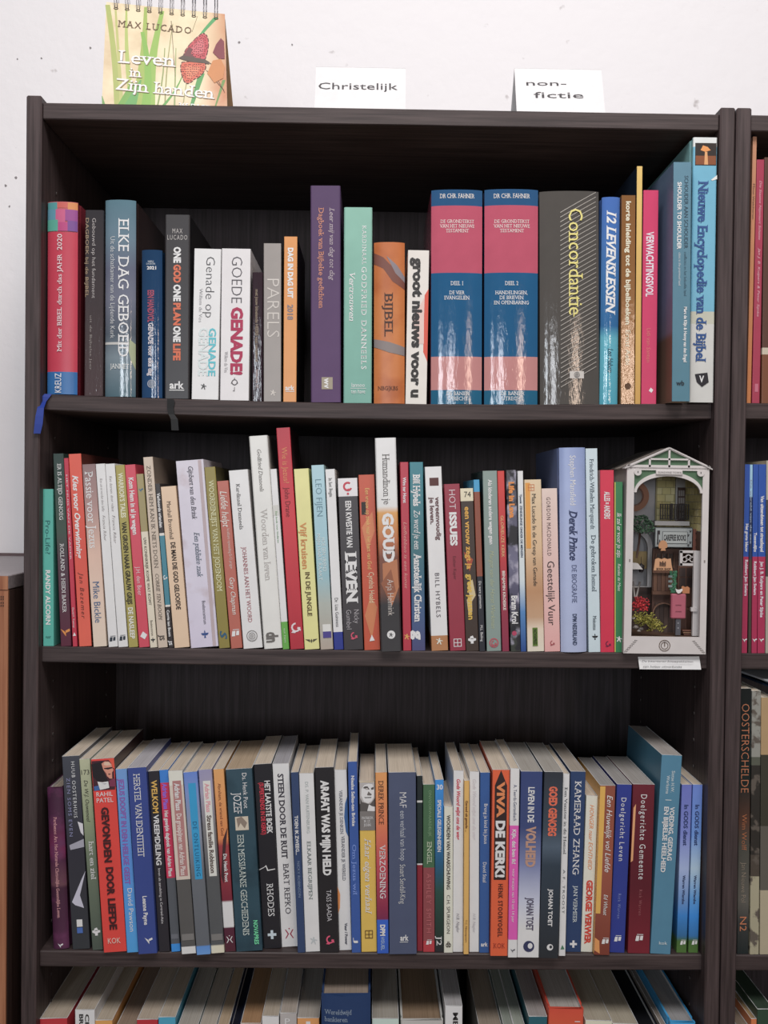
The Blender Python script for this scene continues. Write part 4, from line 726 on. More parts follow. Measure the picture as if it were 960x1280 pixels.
bk(2, 615.8, 637.6, 962.5, 613, 633.8, 'p', '#d24f26', [PG('black_title_shape', ([(.14, 982), (.5, 963), (.86, 982), (.86, 1100), (.14, 1100)], '#2a1c1c')), T('VIVA', 977, 1022, .5, .42, '#e0703c', 'B'), T('DE KERK!', 1026, 1097, .5, .5, '#eae6e6', 'B'), T('HENK STOORVOGEL', 1105, 1171, .55, .26, '#4a1e18', 'bw'), T('KOK', 1179, 1185, .5, .7, '#8a2c1c', 'hs')], 'bright orange paperback with a black arrow panel titled Viva de kerk', yb=1195)
bk(2, 638.2, 650.4, 961, 634.5, 645.6, 'p', ['C', (0, '#d0ced6'), (.30, '#c74a9c'), (.905, '#d0ced6')], [T('A. Teerds-Gertenbach', 981, 1026, .55, .36, '#3c4460', ''), T('Kijk, dat ben ik!', 1037, 1080, .5, .4, '#f2dcea', 'b'), T('voor meisjes van 10 tot 14 jaar', 1086, 1153, .5, .3, '#f0c8e0', ''), EM('bird', 1188, .5, 3, '#4a4a52')], 'white and magenta narrow paperback titled Kijk dat ben ik', yb=1197)
bk(2, 651.4, 679, 964.5, 646.2, 672.8, 'p', ['L', (0, '#2f3c68'), (.3, '#34406a'), (.5, '#6a7298'), (.7, '#a9adc6'), (.85, '#c3c5d6'), (1, '#c9ccd8')], [T('LEVEN IN DE', 984, 1028, .5, .28, '#e6e8ee', 'b'), T('VOLHEID', 1033, 1084, .52, .42, '#a07c6c', 'B'), T('JOHAN TOET', 1122, 1163, .55, .32, '#4a4458', 'b'), EM('globe', 1183, .52, 7, '#2c3050', '#c9ccd8')], 'thick navy to white paperback titled Leven in de volheid', yb=1197, page='#aaa59e')
bk(2, 680.6, 703.6, 965, 674, 698.2, 'p', ['L', (0, '#2a2e36'), (.3, '#34404c'), (.4, '#465463'), (.5, '#2c3844'), (1, '#25292e')], [T('GOED GENOEG', 983, 1045, .5, .4, '#d0583c', 'B'), T('JOHAN TOET', 1111, 1158, .52, .22, '#e0e2e4', 'b'), EM('globe', 1184, .55, 4, '#c9ccd0', '#2a2e34')], 'black-blue paperback with orange capitals Goed genoeg', yb=1198, page='#aaa59e')
bk(2, 704, 712.8, 967.5, 698.6, 706.2, 'p', '#c4c8c0', [T('Een Venster in de Hemel', 984, 1068, .5, .44, '#33363a', 's'), T('A.F. TROOST', 1087, 1142, .5, .36, '#4c5052', 'w'), EM('tri', 1184, .5, 3, '#3c6a50')], 'thin white book titled Een venster in de hemel', yb=1195)
bk(2, 713.4, 732.4, 964.5, 707, 725.6, 'p', '#26395c', [T('KAMERAAD ZHANG', 976, 1094, .52, .42, '#d0d6e2', 's'), T('JAN VERMEER', 1107, 1153, .55, .26, '#b3bccb', 's'), EM('cross', 1180, .5, 4.5, '#c9d0dc')], 'dark navy paperback titled Kameraad Zhang', yb=1190, page='#a89e93')
bk(2, 733, 747, 995, 726, 741, 'p', '#cbbcb0', [T('HONGER naar ECHTHEID', 1006, 1087, .52, .36, '#c07034', 'i'), T('GEORGE VERWER', 1100, 1180, .55, .5, '#b53424', 'Bs')], 'short cream paperback titled Honger naar echtheid', yb=1190)
bk(2, 749.4, 770.6, 982, 742.5, 760.8, 'p', ['L', (0, '#7a4232'), (.5, '#864838'), (1, '#6c3226')], [PG('amber_band', ([(0, 983), (.34, 983), (.3, 1142), (0, 1142)], '#d9933a')), PG('amber_band', ([(0, 1172), (.3, 1176), (.35, 1192), (0, 1188)], '#c08044')), T('Een Huwelijk vol Liefde', 994, 1090, .66, .36, '#e9cfc2', 'i'), T('Ed Wheat', 1118, 1144, .62, .26, '#dfc4b8', 'i'), EM('flag', 1176, .68, 4.5, '#efe6e2')], 'brown paperback with an amber edge titled Een huwelijk vol liefde', yb=1194, side='#c98c3c', page='#9f9c9a')
bk(2, 771.4, 790.6, 980.5, 762, 780, 'p', '#28347c', [T('Doelgericht Leven', 997, 1076, .5, .34, '#c3c8e0', 'w'), T('Rick Warren', 1117, 1148, .5, .2, '#6c78ac', 'w'), EM('flag', 1173, .5, 4.5, '#e0e4f0')], 'royal blue paperback titled Doelgericht leven', yb=1191, page='#9f9c9a')
bk(2, 791.4, 820, 980.5, 784.8, 810.6, 'p', ['L', (0, '#5c1c28'), (.6, '#4f1722'), (1, '#6a1c28')], [PG('amber_glow', ([(.05, 1010), (.16, 1005), (.1, 1076), (.0, 1078)], '#c08a5c')), T('Doelgerichte Gemeente', 993, 1099, .52, .28, '#e0d4d2', 'w'), T('Rick Warren', 1112, 1144, .5, .14, '#8a4c50', 'w'), EM('flag', 1172, .5, 5, '#e6dede')], 'deep maroon paperback titled Doelgerichte gemeente', yb=1192, page='#a39e9a')
bk(2, 827.4, 851.6, 943.7, 812.6, 839.4, 'p', '#44728a', [T('Sietse H.W.', 963, 990, .62, .16, '#b3c9d4', ''), T('Werksma', 969, 992, .38, .16, '#b3c9d4', ''), R(999.2, 1000, .3, .6, '#b3c9d4', 'line'), T('VOEDING, GEDRAG', 1008, 1075, .66, .22, '#dfe8ec', 'b'), T('EN BIJBELSE HEELHEID', 1008, 1090, .38, .22, '#dfe8ec', 'b'), T('kok', 1176, 1180, .6, .4, '#b3c9d4', 'h')], 'tallest of the third shelf, broad steel-blue paperback near the right end', yb=1193, side='#3c6a80', page='#a8a29e')
bk(2, 852.4, 865.3, 981, 845.6, 858, 'p', ['L', (0, '#5c64a8'), (.3, '#6c78b8'), (.5, '#8c9cc8'), (.68, '#5c80b0'), (.78, '#2c72b4'), (.90, '#285c88'), (.93, '#3c5c2c'), (1, '#44642c')], [T('In GODS dienst', 1006, 1057, .5, .4, '#22305c', 'b'), T('Warren Wiersbe', 1094, 1130, .5, .26, '#2c3a5c', 'b'), EM('flag', 1178, .6, 3.6, '#e0e8e0')], 'blue paperback In Gods dienst, the left of two alike', yb=1191)
bk(2, 866.2, 877.6, 981, 860.4, 873.4, 'p', ['L', (0, '#5c74b8'), (.3, '#5c84c4'), (.5, '#94acd0'), (.68, '#4c88c0'), (.78, '#2a7ac4'), (.90, '#28649c'), (.93, '#3c5c2c'), (1, '#44642c')], [T('In GODS dienst', 1006, 1057, .5, .4, '#22305c', 'b'), T('Warren Wiersbe', 1094, 1130, .5, .26, '#2c3a5c', 'b'), EM('flag', 1178, .6, 3.6, '#e0e8e0')], 'blue paperback In Gods dienst, the right of two alike, last on the third shelf', yb=1191)

# ---- fourth shelf (only the heads show)
def r4(x0, x1, yt, spec, label, xb=None, kind='p', items=(), **kw):
    b0, b1 = xb if xb else (x0+1, x1+1)
    bk(3, x0, x1, yt, b0, b1, kind, spec, list(items), label, **kw)
r4(49.5, 84, 1274, '#a8262f', 'red paperback, first on the lowest visible shelf', (56, 90), d=.16, page='#b5a795')
r4(93.7, 118.6, 1263, '#c9c2bd', 'white paperback with black lettering CH on the lowest visible shelf', (97, 121), items=[T('CHRISTUS', 1268, 1330, .62, .2, '#2a2828', 'b'), T('BRON VAN', 1268, 1325, .32, .2, '#2a2828', 'b')], d=.165, page='#b0a392')
r4(119, 140.6, 1276, '#d08a44', 'paperback with an orange spine on the lowest visible shelf', (122, 143), page='#b5a896', d=.165)
r4(143.5, 169, 1286, '#6a4a3c', 'low brownish paperback between the orange-spined and the red ones on the lowest visible shelf', (145, 171), page='#94806e', d=.15)
r4(171, 197.5, 1275, '#a3202c', 'red paperback leaning on a teal-blue one on the lowest visible shelf', (173, 199), page='#b8a998', d=.17)
r4(198, 219.5, 1272, '#3a8ca8', 'teal-blue paperback on the lowest visible shelf', (200, 221), page='#b5a795', d=.17)
r4(222, 247.5, 1283, '#5c6a5c', 'paperback right of the teal-blue one, spine below the frame', (224, 249), page='#a9a39a', d=.16)
r4(248.5, 270, 1284, '#6c6a5a', 'paperback with clean pale page edges, two right of the teal-blue one', (250, 271), page='#b3a99c', d=.16)
r4(271, 285.5, 1284, '#8c7a5c', 'narrow cream paperback just left of the thin navy one', (272, 286.5), page='#b59f84', d=.16)
r4(286.5, 299, 1284, '#151a2c', 'thin navy-black book standing among cream page blocks on the lowest visible shelf', (287, 300), kind='h', page='#1b1d2a', d=.17)
r4(300.5, 326, 1280, '#a87c54', 'paperback with tan brown page edges', (301, 327), page='#a5805c', d=.16)
r4(327.5, 348.8, 1271, '#cfcdcc', 'paperback with a plain white spine on the lowest visible shelf', (328, 349), page='#b3a695', d=.16)
r4(350, 370.6, 1267, '#9b9795', 'paperback with a pale grey spine on the lowest visible shelf', (350, 371), page='#aca196', d=.16, items=[T('P', 1273, 1281, .45, .3, '#e8e6e4', 'h')])
r4(371.6, 399.2, 1273, '#c0864c', 'paperback with an ochre spine left of the blue hardback', (372, 399), page='#a9a198', d=.16, items=[R(1277, 1283, .4, .6, '#e6e0d8', 'small_plate')])
r4(401.5, 463.5, 1246, '#27406c', 'large rounded dark blue hardback titled Wereldwijd bankieren', (403, 464), kind='r', page='#9c8d80', d=.17, g=1.0, gloss=0, items=[T('Wereldwijd', 1263, 1269, .34, .56, '#8fa0b4', 'hs'), T('bankieren', 1272, 1278, .3, .48, '#8fa0b4', 'hs')], Y=.0)
r4(465, 499, 1274, '#aabcb4', 'paperback with a pale mint spine beside the blue hardback', (466, 499), page='#a29c92', d=.16)
r4(501, 554, 1276, '#a5a4a0', 'thick hardback with tan page block and pale grey binding', (501, 554), kind='h', page='#8f7860', d=.15)
r4(556.5, 578.5, 1258, '#c4c2c0', 'white paperback with a black letter M at its head', (557, 578), page='#a6a4a6', d=.14, items=[T('MENS', 1266, 1300, .6, .28, '#2a2828', 'b')])
r4(600, 629, 1290, '#6c6a64', 'paperback behind the gap, right of the white one marked M', (598, 627), page='#96897a', d=.15)
r4(630, 642.5, 1285, '#55675f', 'slim grey-green paperback, left of a matching pair', (628, 641), page='#8d958c', d=.15)
r4(643, 657, 1285, '#5c6c62', 'slim grey-green paperback, right of a matching pair', (641, 655), page='#99a096', d=.15)
r4(661, 684, 1271, '#1f5460', 'paperback with a dark petrol spine beside the red-orange hardback', (657, 680), page='#9c9694', d=.155)
r4(686, 730, 1261, ['L', (0, '#b8402c'), (.2, '#c9562c'), (1, '#c9562c')], 'red-orange hardback with pale page block on the lowest visible shelf', (680, 724), kind='h', page='#b3aca6', d=.15, items=[R(1276, 1277, .75, .9, '#f0d8c8', 'line')])
r4(732, 765.6, 1276, '#bfc3a8', 'thick cream-green paperback, left of two touching pale ones', (726, 759), page='#aba290', d=.16)
r4(766, 798, 1280, '#b5b39c', 'thick cream paperback, right of two touching pale ones', (760, 792), page='#aba290', d=.165)
r4(799.5, 828, 1290, '#10131c', 'black glossy book right of the cream pair', (793, 820), kind='h', page='#16171c', d=.16)
r4(829, 836, 1287, '#847a70', 'thin grey-brown booklet between the black and the bright blue books', (822, 829), page='#8d8278', d=.17)
r4(838, 870, 1278, '#2f8cc0', 'bright blue hardback tilted at the right end of the lowest visible shelf', (829, 861), kind='h', page='#a0a0a2', d=.17)

# ---- right bookcase
bk(10, 941.2, 945.2, 171, 933.6, 939.6, 'p', ['L', (0, '#c48a68'), (.55, '#c07c50'), (1, '#c8783c')], [T('Mooi Walcheren', 230, 274, .5, .5, '#33201a', '')], 'thin tan-orange paperback, first on the top shelf of the right bookcase', g=1, ybm=501)
bk(10, 945.5, 954.8, 199.7, 940.2, 950.4, 'p', '#a83450', [T('Die Staatse Nijevaert Schatte', 226, 300, .55, .3, '#e0b0b8', 'i'), T('Jan J. B. Kuipers & Peter Sijnke', 310, 396, .55, .3, '#e0b0b8', 'i'), R(480, 490, .3, .75, '#c46a80', 'emblem_plate')], 'crimson narrow book on the top shelf of the right bookcase', g=1, ybm=501)
bk(10, 955.4, 972, 197, 952, 968, 'p', ['C', (0, '#5a3a30'), (.77, '#c8bca8'), (.80, '#7a4a30')], [], 'dark brown book cut by the right edge of the photo on its top shelf', g=1, ybm=501)
_rb = ['C', (0, '#2450a4'), (.485, '#a82850')]
bk(11, 930.8, 936.8, 580.7, 926.9, 935, 'p', _rb, [T('Het grote blauw', 655, 690, .6, .5, '#dfe6f6', 'b'), T('Robbert Jan Swiers', 700, 745, .6, .5, '#f0d0da', 'b'), EM('bird', 800, .5, 3, '#e6dce4')], 'blue and crimson paperback, leftmost of the three alike in the right bookcase', g=1.1, ybm=816)
bk(11, 937.1, 941.4, 581, 935.4, 937.4, 'p', ['C', (0, '#9cc8e0'), (.17, '#2c3a5c'), (.5, '#4a4238'), (1, '#443a34')], [T('De wereld van de zee', 600, 680, .5, .6, '#8c9cb4', 'b')], 'very thin pale-topped booklet squeezed between the blue and crimson ones', g=1, ybm=816)
bk(11, 941.7, 948.2, 580.7, 938, 946.5, 'p', _rb, [T('Tussendijks', 666, 690, .5, .5, '#dfe6f6', 'b'), T('Robbert Jan Swiers', 702, 744, .5, .5, '#f0d0da', 'b'), EM('bird', 800, .5, 3, '#e6dce4')], 'blue and crimson paperback, middle of the three alike in the right bookcase', g=1.1, ybm=816)
bk(11, 948.7, 957.8, 580.7, 947, 956.4, 'p', _rb, [T('Van uitzendsteen tot straatkapel', 620, 690, .5, .45, '#dfe6f6', 'b'), T('Jan J. B. Kuipers en Peter Sijnke', 702, 772, .5, .4, '#f0d0da', 'b'), EM('bird', 800, .5, 3, '#e6dce4')], 'blue and crimson paperback, rightmost of the three alike in the right bookcase', g=1.1, ybm=816)
bk(11, 958.2, 974, 576, 957, 973, 'p', ['C', (0, '#b3ac98'), (.2, '#4c4640'), (.6, '#a8a494'), (1, '#b3ac98')], [], "greyish cream book cut by the photo edge on the right bookcase's second shelf", g=1, ybm=816)
bk(12, 925.4, 939, 861, 921.5, 936, 'p', ['L', (0, '#1c1f1e'), (.36, '#1f2624'), (.5, '#54382c'), (.6, '#4a4a44'), (.8, '#5c5a54'), (.88, '#3a3c3c'), (1, '#1f2a2c')], [T('OOSTERSCHELDE', 880, 991, .5, .7, '#b9714c', 't'), T('Wim Wolff', 1018, 1063, .5, .44, '#b0683f', 't'), T('Jan Nieuwe Pol', 1078, 1128, .5, .42, '#8f8170', 't'), T('N2', 1146, 1164, .5, .6, '#b9714c', '')], 'black glossy book lettered Oosterschelde in copper', gloss=2, ybm=1187, g=1.2)
bk(12, 940, 951, 864, 937.5, 949, 'p', ['C', (0, '#8c8c84'), (.25, '#55584c'), (.28, '#2f2c28'), (.62, '#4a423a'), (.70, '#a09a80')], [], 'grey and cream book with a dark feathery picture band', noise=[('#5c544c', 90, .52, .6)], ybm=1187, g=1.2)
bk(12, 951.6, 968, 872, 950, 966, 'p', ['C', (0, '#a88c64'), (.22, '#3c3a30'), (.5, '#5c5850'), (.75, '#a89e84')], [], 'beige-headed book cut by the photo edge on the third shelf of the right bookcase', ybm=1187, g=1.2)
bk(13, 923, 938, 1285, 921, 936, 'p', '#3f6c9c', [], 'blue book low in the right bookcase', page='#8c7c6c', g=1.3)
bk(13, 939, 946, 1274, 937, 944, 'p', '#c8703c', [], 'thin orange book low in the right bookcase', page='#a0835c', g=1.3)
bk(13, 947, 968, 1262, 945, 966, 'p', '#2c4434', [], 'dark green book low in the right bookcase at the photo edge', page='#38483a', g=1.3)
build_rows()
# ------------------------------------------------------------------ things on top of the bookcase
def plane_hit(px, py, o, n):
    d = ray(px, py); return CAM + d*((o-CAM).dot(n)/d.dot(n))
# flip calendar
bl = at(127.2, 139.5, .006); bl.z = Z_TOPB+.0003; br = at(284.2, 139.5, .022); br.z = bl.z
tl = at(133, 2.5, .040)
ux = (br-bl).normalized(); up = (tl-bl); up = (up-ux*up.dot(ux)).normalized(); nrm = ux.cross(up).normalized()
if nrm.y > 0: nrm = -nrm
cal = empty('flip_calendar', bl); tag(cal, 'spiral-bound flip calendar with grass and butterfly cover standing on the bookcase', 'calendar')
def cal_l(px, py, off=0): return plane_hit(px, py, bl, nrm)+nrm*off-bl
corn = [(127.2, 141), (284.2, 141), (281, 17.5), (133, 2.5)]
cq = [cal_l(*c) for c in corn]
for q in cq[:2]: q.z = max(q.z, 0.0)
cq[0] = bl-bl; cq[1] = br-bl
def artpaper():
    m = bpy.data.materials.new('calendar_cover_print'); m.use_nodes = True; nt = m.node_tree; N = nt.nodes.new; L = nt.links.new
    b = nt.nodes['Principled BSDF']; b.inputs['Roughness'].default_value = .4
    tc = N('ShaderNodeTexCoord'); n = N('ShaderNodeTexNoise'); n.inputs['Scale'].default_value = 28; n.inputs['Detail'].default_value = 6
    L(tc.outputs['Object'], n.inputs['Vector']); sx = N('ShaderNodeSeparateXYZ'); L(tc.outputs['Object'], sx.inputs[0])
    cr = N('ShaderNodeValToRGB'); e = cr.color_ramp.elements; e[0].position = .3; e[0].color = lin('#c9b088'); e[1].position = .6; e[1].color = lin('#e0cfa9')
    L(n.outputs['Fac'], cr.inputs['Fac'])
    r = N('ShaderNodeMapRange'); r.inputs['From Min'].default_value = .105; r.inputs['From Max'].default_value = .135; L(sx.outputs['X'], r.inputs['Value'])
    a = N('ShaderNodeMath'); a.operation = 'MULTIPLY'; L(r.outputs[0], a.inputs[0]); L(n.outputs['Fac'], a.inputs[1])
    a2 = N('ShaderNodeMath'); a2.operation = 'MULTIPLY'; a2.inputs[1].default_value = 1.7; a2.use_clamp = True; L(a.outputs[0], a2.inputs[0])
    mx = N('ShaderNodeMix'); mx.data_type = 'RGBA'; L(a2.outputs[0], mx.inputs['Factor']); L(cr.outputs['Color'], mx.inputs['A']); mx.inputs['B'].default_value = lin('#b9713f')
    L(mx.outputs['Result'], b.inputs['Base Color']); return m
mb = MB(); mb.prism([q-nrm*.0066 for q in cq], nrm*.0056, mat('#e2dcd2', .8)); mb.build('page_stack', cal)
mb = MB(); mb.prism([q-nrm*.0010 for q in cq], nrm*.0010, artpaper()); mb.build('front_sheet', cal)
bk_off = Vector((0, .062, 0))
mb = MB(); q2 = [cq[0]+bk_off, cq[1]+bk_off, cq[2]-nrm*.008, cq[3]-nrm*.008]; mb.prism(q2, Vector((0, .0016, 0)), mat('#8a6a48', .8)); mb.build('easel_board', cal)
_lay = [0]
def cpoly(mb, pts, col, off=None):
    _lay[0] += 1; o = .00005+.000002*_lay[0]
    mb.quadlist([cal_l(x, y, o) for x, y in pts], [tuple(range(len(pts)))], mat(col, .45))
gr = MB()
def blade(x0, y0, x1, y1, w0, w1, col, bow=0):
    n = 5; Lp = []; Rp = []
    for i in range(n+1):
        t = i/n; x = x0+(x1-x0)*t+bow*math.sin(math.pi*t); y = y0+(y1-y0)*t; w = w0+(w1-w0)*t
        Lp.append((x-w, y)); Rp.append((x+w, y))
    for i in range(n): cpoly(gr, [Lp[i], Rp[i], Rp[i+1], Lp[i+1]], col); _lay[0] -= 1
    _lay[0] += 1
blade(147, 136, 134.5, 6, 4, 3, '#a3ad5a', 2); blade(152, 130, 144.5, 12, 2.5, 1.2, '#b3b568'); blade(166, 136, 158, 12, 4, 1.2, '#a9b860', -3); blade(170, 136, 182, 9, 7, 1.8, '#98ae4e', 3)
blade(186, 136, 203, 14, 8, 2.4, '#8cb04a', -4); blade(182, 136, 178, 40, 6, 2.4, '#7fae44', 5); blade(152, 138, 166, 104, 9, 3, '#6ea244'); blade(160, 138, 176, 100, 9, 1, '#5fa052'); blade(196, 137, 206, 60, 1.2, .6, '#8a9a5c', 2)
blade(206, 137, 216, 30, 1, .4, '#93955c', -2); blade(218, 137, 220, 60, 1.2, .5, '#90a066'); blade(240, 60, 270, 22, 1, 3.2, '#4c9c5c', -2); blade(238, 137, 252, 92, 2, 4, '#4f9650'); blade(268, 137, 280, 100, .8, 2, '#6a8c44'); blade(200, 137, 228, 95, 2.4, .6, '#62a04c', 3)
blade(228, 136, 240, 60, .8, .5, '#a3a070'); blade(214, 26, 219, 96, .4, .3, '#6a6040'); blade(240, 40, 247, 20, .3, .3, '#7a7048'); blade(127.6, 120, 131, 138, .4, 3, '#6b9c50')
gr.build('grass_picture', cal)
bf = MB()
zc = lambda pts: [(110+a/5.053, b/5.053) for a, b in pts]
up_w = [(600, 352), (612, 318), (640, 280), (680, 240), (712, 214), (734, 208), (752, 222), (762, 250), (764, 290), (756, 335), (742, 378), (690, 382), (620, 368)]
lo_w = [(583, 415), (592, 392), (640, 388), (700, 392), (745, 396), (747, 430), (728, 465), (700, 492), (672, 502), (655, 520), (628, 532), (606, 518), (592, 480), (584, 448)]
def shrink(P, k):
    cx_ = sum(p[0] for p in P)/len(P); cy_ = sum(p[1] for p in P)/len(P); return [(cx_+(a-cx_)*k, cy_+(b-cy_)*k) for a, b in P]
def inside(P, x, y):
    r = False
    for i in range(len(P)):
        (x1, y1), (x2, y2) = P[i], P[i-1]
        if (y1 > y) != (y2 > y) and x < (x2-x1)*(y-y1)/(y2-y1)+x1: r = not r
    return r
for P, dk, c1, c2 in ((up_w, '#4c2426', '#bf4a52', '#c9646a'), (lo_w, '#55281f', '#cf6248', '#d87c5c')):
    cpoly(bf, zc(P), dk); cpoly(bf, zc(shrink(P, .93)), c1); cpoly(bf, zc(shrink(P, .55)), c2)
    for i in range(len(P)):          # scalloped dotted margin
        for t in (.15, .5, .85):
            a, b = shrink(P, .97)[i-1], shrink(P, .97)[i]; x = a[0]+(b[0]-a[0])*t; y = a[1]+(b[1]-a[1])*t
            cpoly(bf, zc([(x-4, y), (x, y-4), (x+4, y), (x, y+4)]), '#e0a890' if t == .5 else '#3a181a')
    n = 0
    for gy in range(215, 530, 14):
        for gx in range(590, 762, 13):
            x = gx+(gy*7 % 9)+random.uniform(-3, 3); y = gy+random.uniform(-4, 4)
            if inside(shrink(P, .86), x, y): cpoly(bf, zc([(x-4.5, y-1.5), (x+1, y-3.5), (x+4.5, y), (x, y+2.8)]), '#43171b')
cpoly(bf, zc([(605, 350), (635, 300), (660, 310), (650, 340), (690, 375), (620, 366)]), '#6c3c3e')
cpoly(bf, zc([(570, 368), (600, 352), (660, 362), (740, 378), (768, 394), (765, 408), (735, 402), (660, 394), (600, 380)]), '#54463c')
for (a, b_) in (((262, 79), (268, 82)), ((258, 88), (280, 113)), ((268, 92), (281, 116))):
    cpoly(bf, [(a[0], a[1]-.4), (b_[0], b_[1]-.4), (b_[0], b_[1]+.5), (a[0], a[1]+.5)], '#4a3222')
bf.build('butterfly_picture', cal)
fl = MB(); cpoly(fl, [(266, 66), (270, 56), (276, 48), (280, 52), (281, 74), (274, 74)], '#7c2f3c'); cpoly(fl, [(259, 92), (266, 76), (276, 74), (281, 84), (279, 98), (268, 104)], '#c47e44'); fl.build('flower_picture', cal)
def cal_text(s, x0, y0, x1, y1, h, col, st, nm):
    P0 = cal_l(x0, y0); P1 = cal_l(x1, y1); dx = (P1-P0); ln = dx.length; dx.normalize()
    upv = nrm.cross(dx)*-1
    if upv.z < 0: upv = -upv
    hh = h*.00095
    _lay[0] += 1; off = .0001+.000002*_lay[0]
    text(nm, s, cal, lambda gx, gy: P0+dx*gx+upv*gy+nrm*off, ln, hh, col, st)
cal_text('MAX LUCADO', 147, 33.5, 239, 42.5, 9.5, '#6a5038', 'sw', 'author_line')
for dx_, c_ in ((.8, '#9a8468'), (0, '#f6f0ea')):
    cal_text('Leven', 147+dx_, 78.5+dx_, 219.5+dx_, 83.8+dx_, 18, c_, 's', 'cover_title'); cal_text('in', 161+dx_, 96+dx_, 177+dx_, 97+dx_, 13, c_, 's', 'cover_title')
    cal_text('Zijn handen', 144+dx_, 112+dx_, 268+dx_, 124+dx_, 16, c_, 's', 'cover_title')
cal_text('365 DAGEN', 223, 133.5, 267, 138, 5.6, '#f6f2ec', 'b', 'cover_line')
wire = mat('#8b888c', .3, .8)
for i in range(10):
    px = 143.5+i*(268.5-143.5)/9; py = 5.2+(px-133)*.101
    for k in (0, 3.2):
        c0 = cal_l(px+k, py+4.5, .001); t_ = cal_l(px+k, py-12, 0)-cal_l(px+k, py+4.5, 0); t_.normalize()
        mb = MB(); R_ = .0150; cc = c0+t_*R_*1.1-nrm*.004
        mb.tube([cc+t_*(R_*1.15*math.sin(a))+nrm*(R_*.5*math.cos(a)) for a in [2*math.pi*j/14 for j in range(14)]], .00045, wire, 5, True); mb.build('spiral_ring', cal)
    hb = MB(); p = cal_l(px+1.6, py+4.5, .0004); hb.tube([p+ux*(.0024*math.cos(a))+(up*.0012*math.sin(a)) for a in [2*math.pi*j/8 for j in range(8)]], .0004, mat('#5c5048'), 4, True); hb.build('punched_hole', cal)

# folded paper signs
def tent(px0, px1, ytop, yf, yap, yback, label, words):
    a = at(px0, 141, yf); b = at(px1, 141, yf); z0 = Z_TOPB+.0002; ap = at((px0+px1)/2, ytop, yap).z
    org = Vector((a.x, yf, z0)); root = empty('folded_paper_sign', org); tag(root, label, 'sign', 'folded paper signs on the bookcase')
    w = b.x-a.x; h = ap-z0; t = .0004; m = mat('#dedcdd', .7)
    mb = MB(); mb.prism([(0, 0, 0), (0, yap-yf, h), (0, yap-yf+t, h), (0, t, 0)], (w, 0, 0), m); mb.build('front_leaf', root)
    mb = MB(); mb.prism([(0, yback-yf, 0), (0, yap-yf, h), (0, yap-yf-t, h-.0003), (0, yback-yf-t, 0)], (w, 0, 0), m); mb.build('back_leaf', root)
    n = Vector((0, -h, yap-yf)).normalized(); o = org
    for (s_, x0, y0, x1, y1, hh) in words:
        P0 = plane_hit(x0, y0, o, n)-org; P1 = plane_hit(x1, y1, o, n)-org; dx = P1-P0; ln = dx.length; dx.normalize(); u = dx.cross(n)
        if u.z < 0: u = -u
        text('handwriting', s_, root, lambda gx, gy, P0=P0, dx=dx, u=u: P0+dx*gx+u*gy+n*.0004, ln, hh*.00093, '#3e3a3e', '')
tent(393, 507, 84, .012, .032, .058, 'white folded paper sign with handwritten word Christelijk', [('Christelijk', 398, 111.5, 497, 112.5, 10)])
tent(646, 757, 86, .012, .036, .072, 'white folded paper sign with handwritten words non-fictie', [('non-', 658, 107, 708, 107.5, 8), ('fictie', 667.5, 122.5, 729.5, 123, 9.5)])

# ------------------------------------------------------------------ ribbon markers
def ribbon(name, pts, w, m, label, par=None):
    mb = MB(); P = [Vector(p) for p in pts]; vs = []
    for i, p in enumerate(P):
        ww = w*(1+.12*math.sin(i*1.7)); vs += [p+Vector((-ww/2, -.0003*(i % 2), 0)), p+Vector((ww/2, 0, 0)), p+Vector((ww/2, -.0005, 0)), p+Vector((-ww/2, -.0008, 0))]
    F = []
    for i in range(len(P)-1):
        for k in range(4): F.append((i*4+k, i*4+(k+1) % 4, i*4+4+(k+1) % 4, i*4+4+k))
    F += [(0, 1, 2, 3), tuple(len(P)*4-4+k for k in (3, 2, 1, 0))]
    mb.quadlist(vs, F, m); o = mb.build(name); tag(o, label, 'bookmark', 'ribbon bookmarks'); return o
zs = shelf_z(0, at(60, 495, .01).x)
p = [at(60.5, 492.5, .0105), at(57.5, 496, .0095), at(53.5, 502, .009), at(51, 510, -.001), at(49.5, 520, -.003), at(48.5, 530, -.0035), at(46.5, 542, -.003)]
ribbon('ribbon_bookmark', p, .0082, mat('#1e3a94', .5), 'frayed bright blue ribbon marker hanging over the left end of the top shelf')
p = [at(213, 499, .0105), at(214, 503, .0105), at(213, 510, .0105), at(214.5, 518, .0103), at(218, 524, .009), at(219, 538, .008)]
ribbon('ribbon_bookmark', p, .0075, mat('#0b0b0d', .6), 'black ribbon marker hanging over the top shelf below the charcoal hardback')

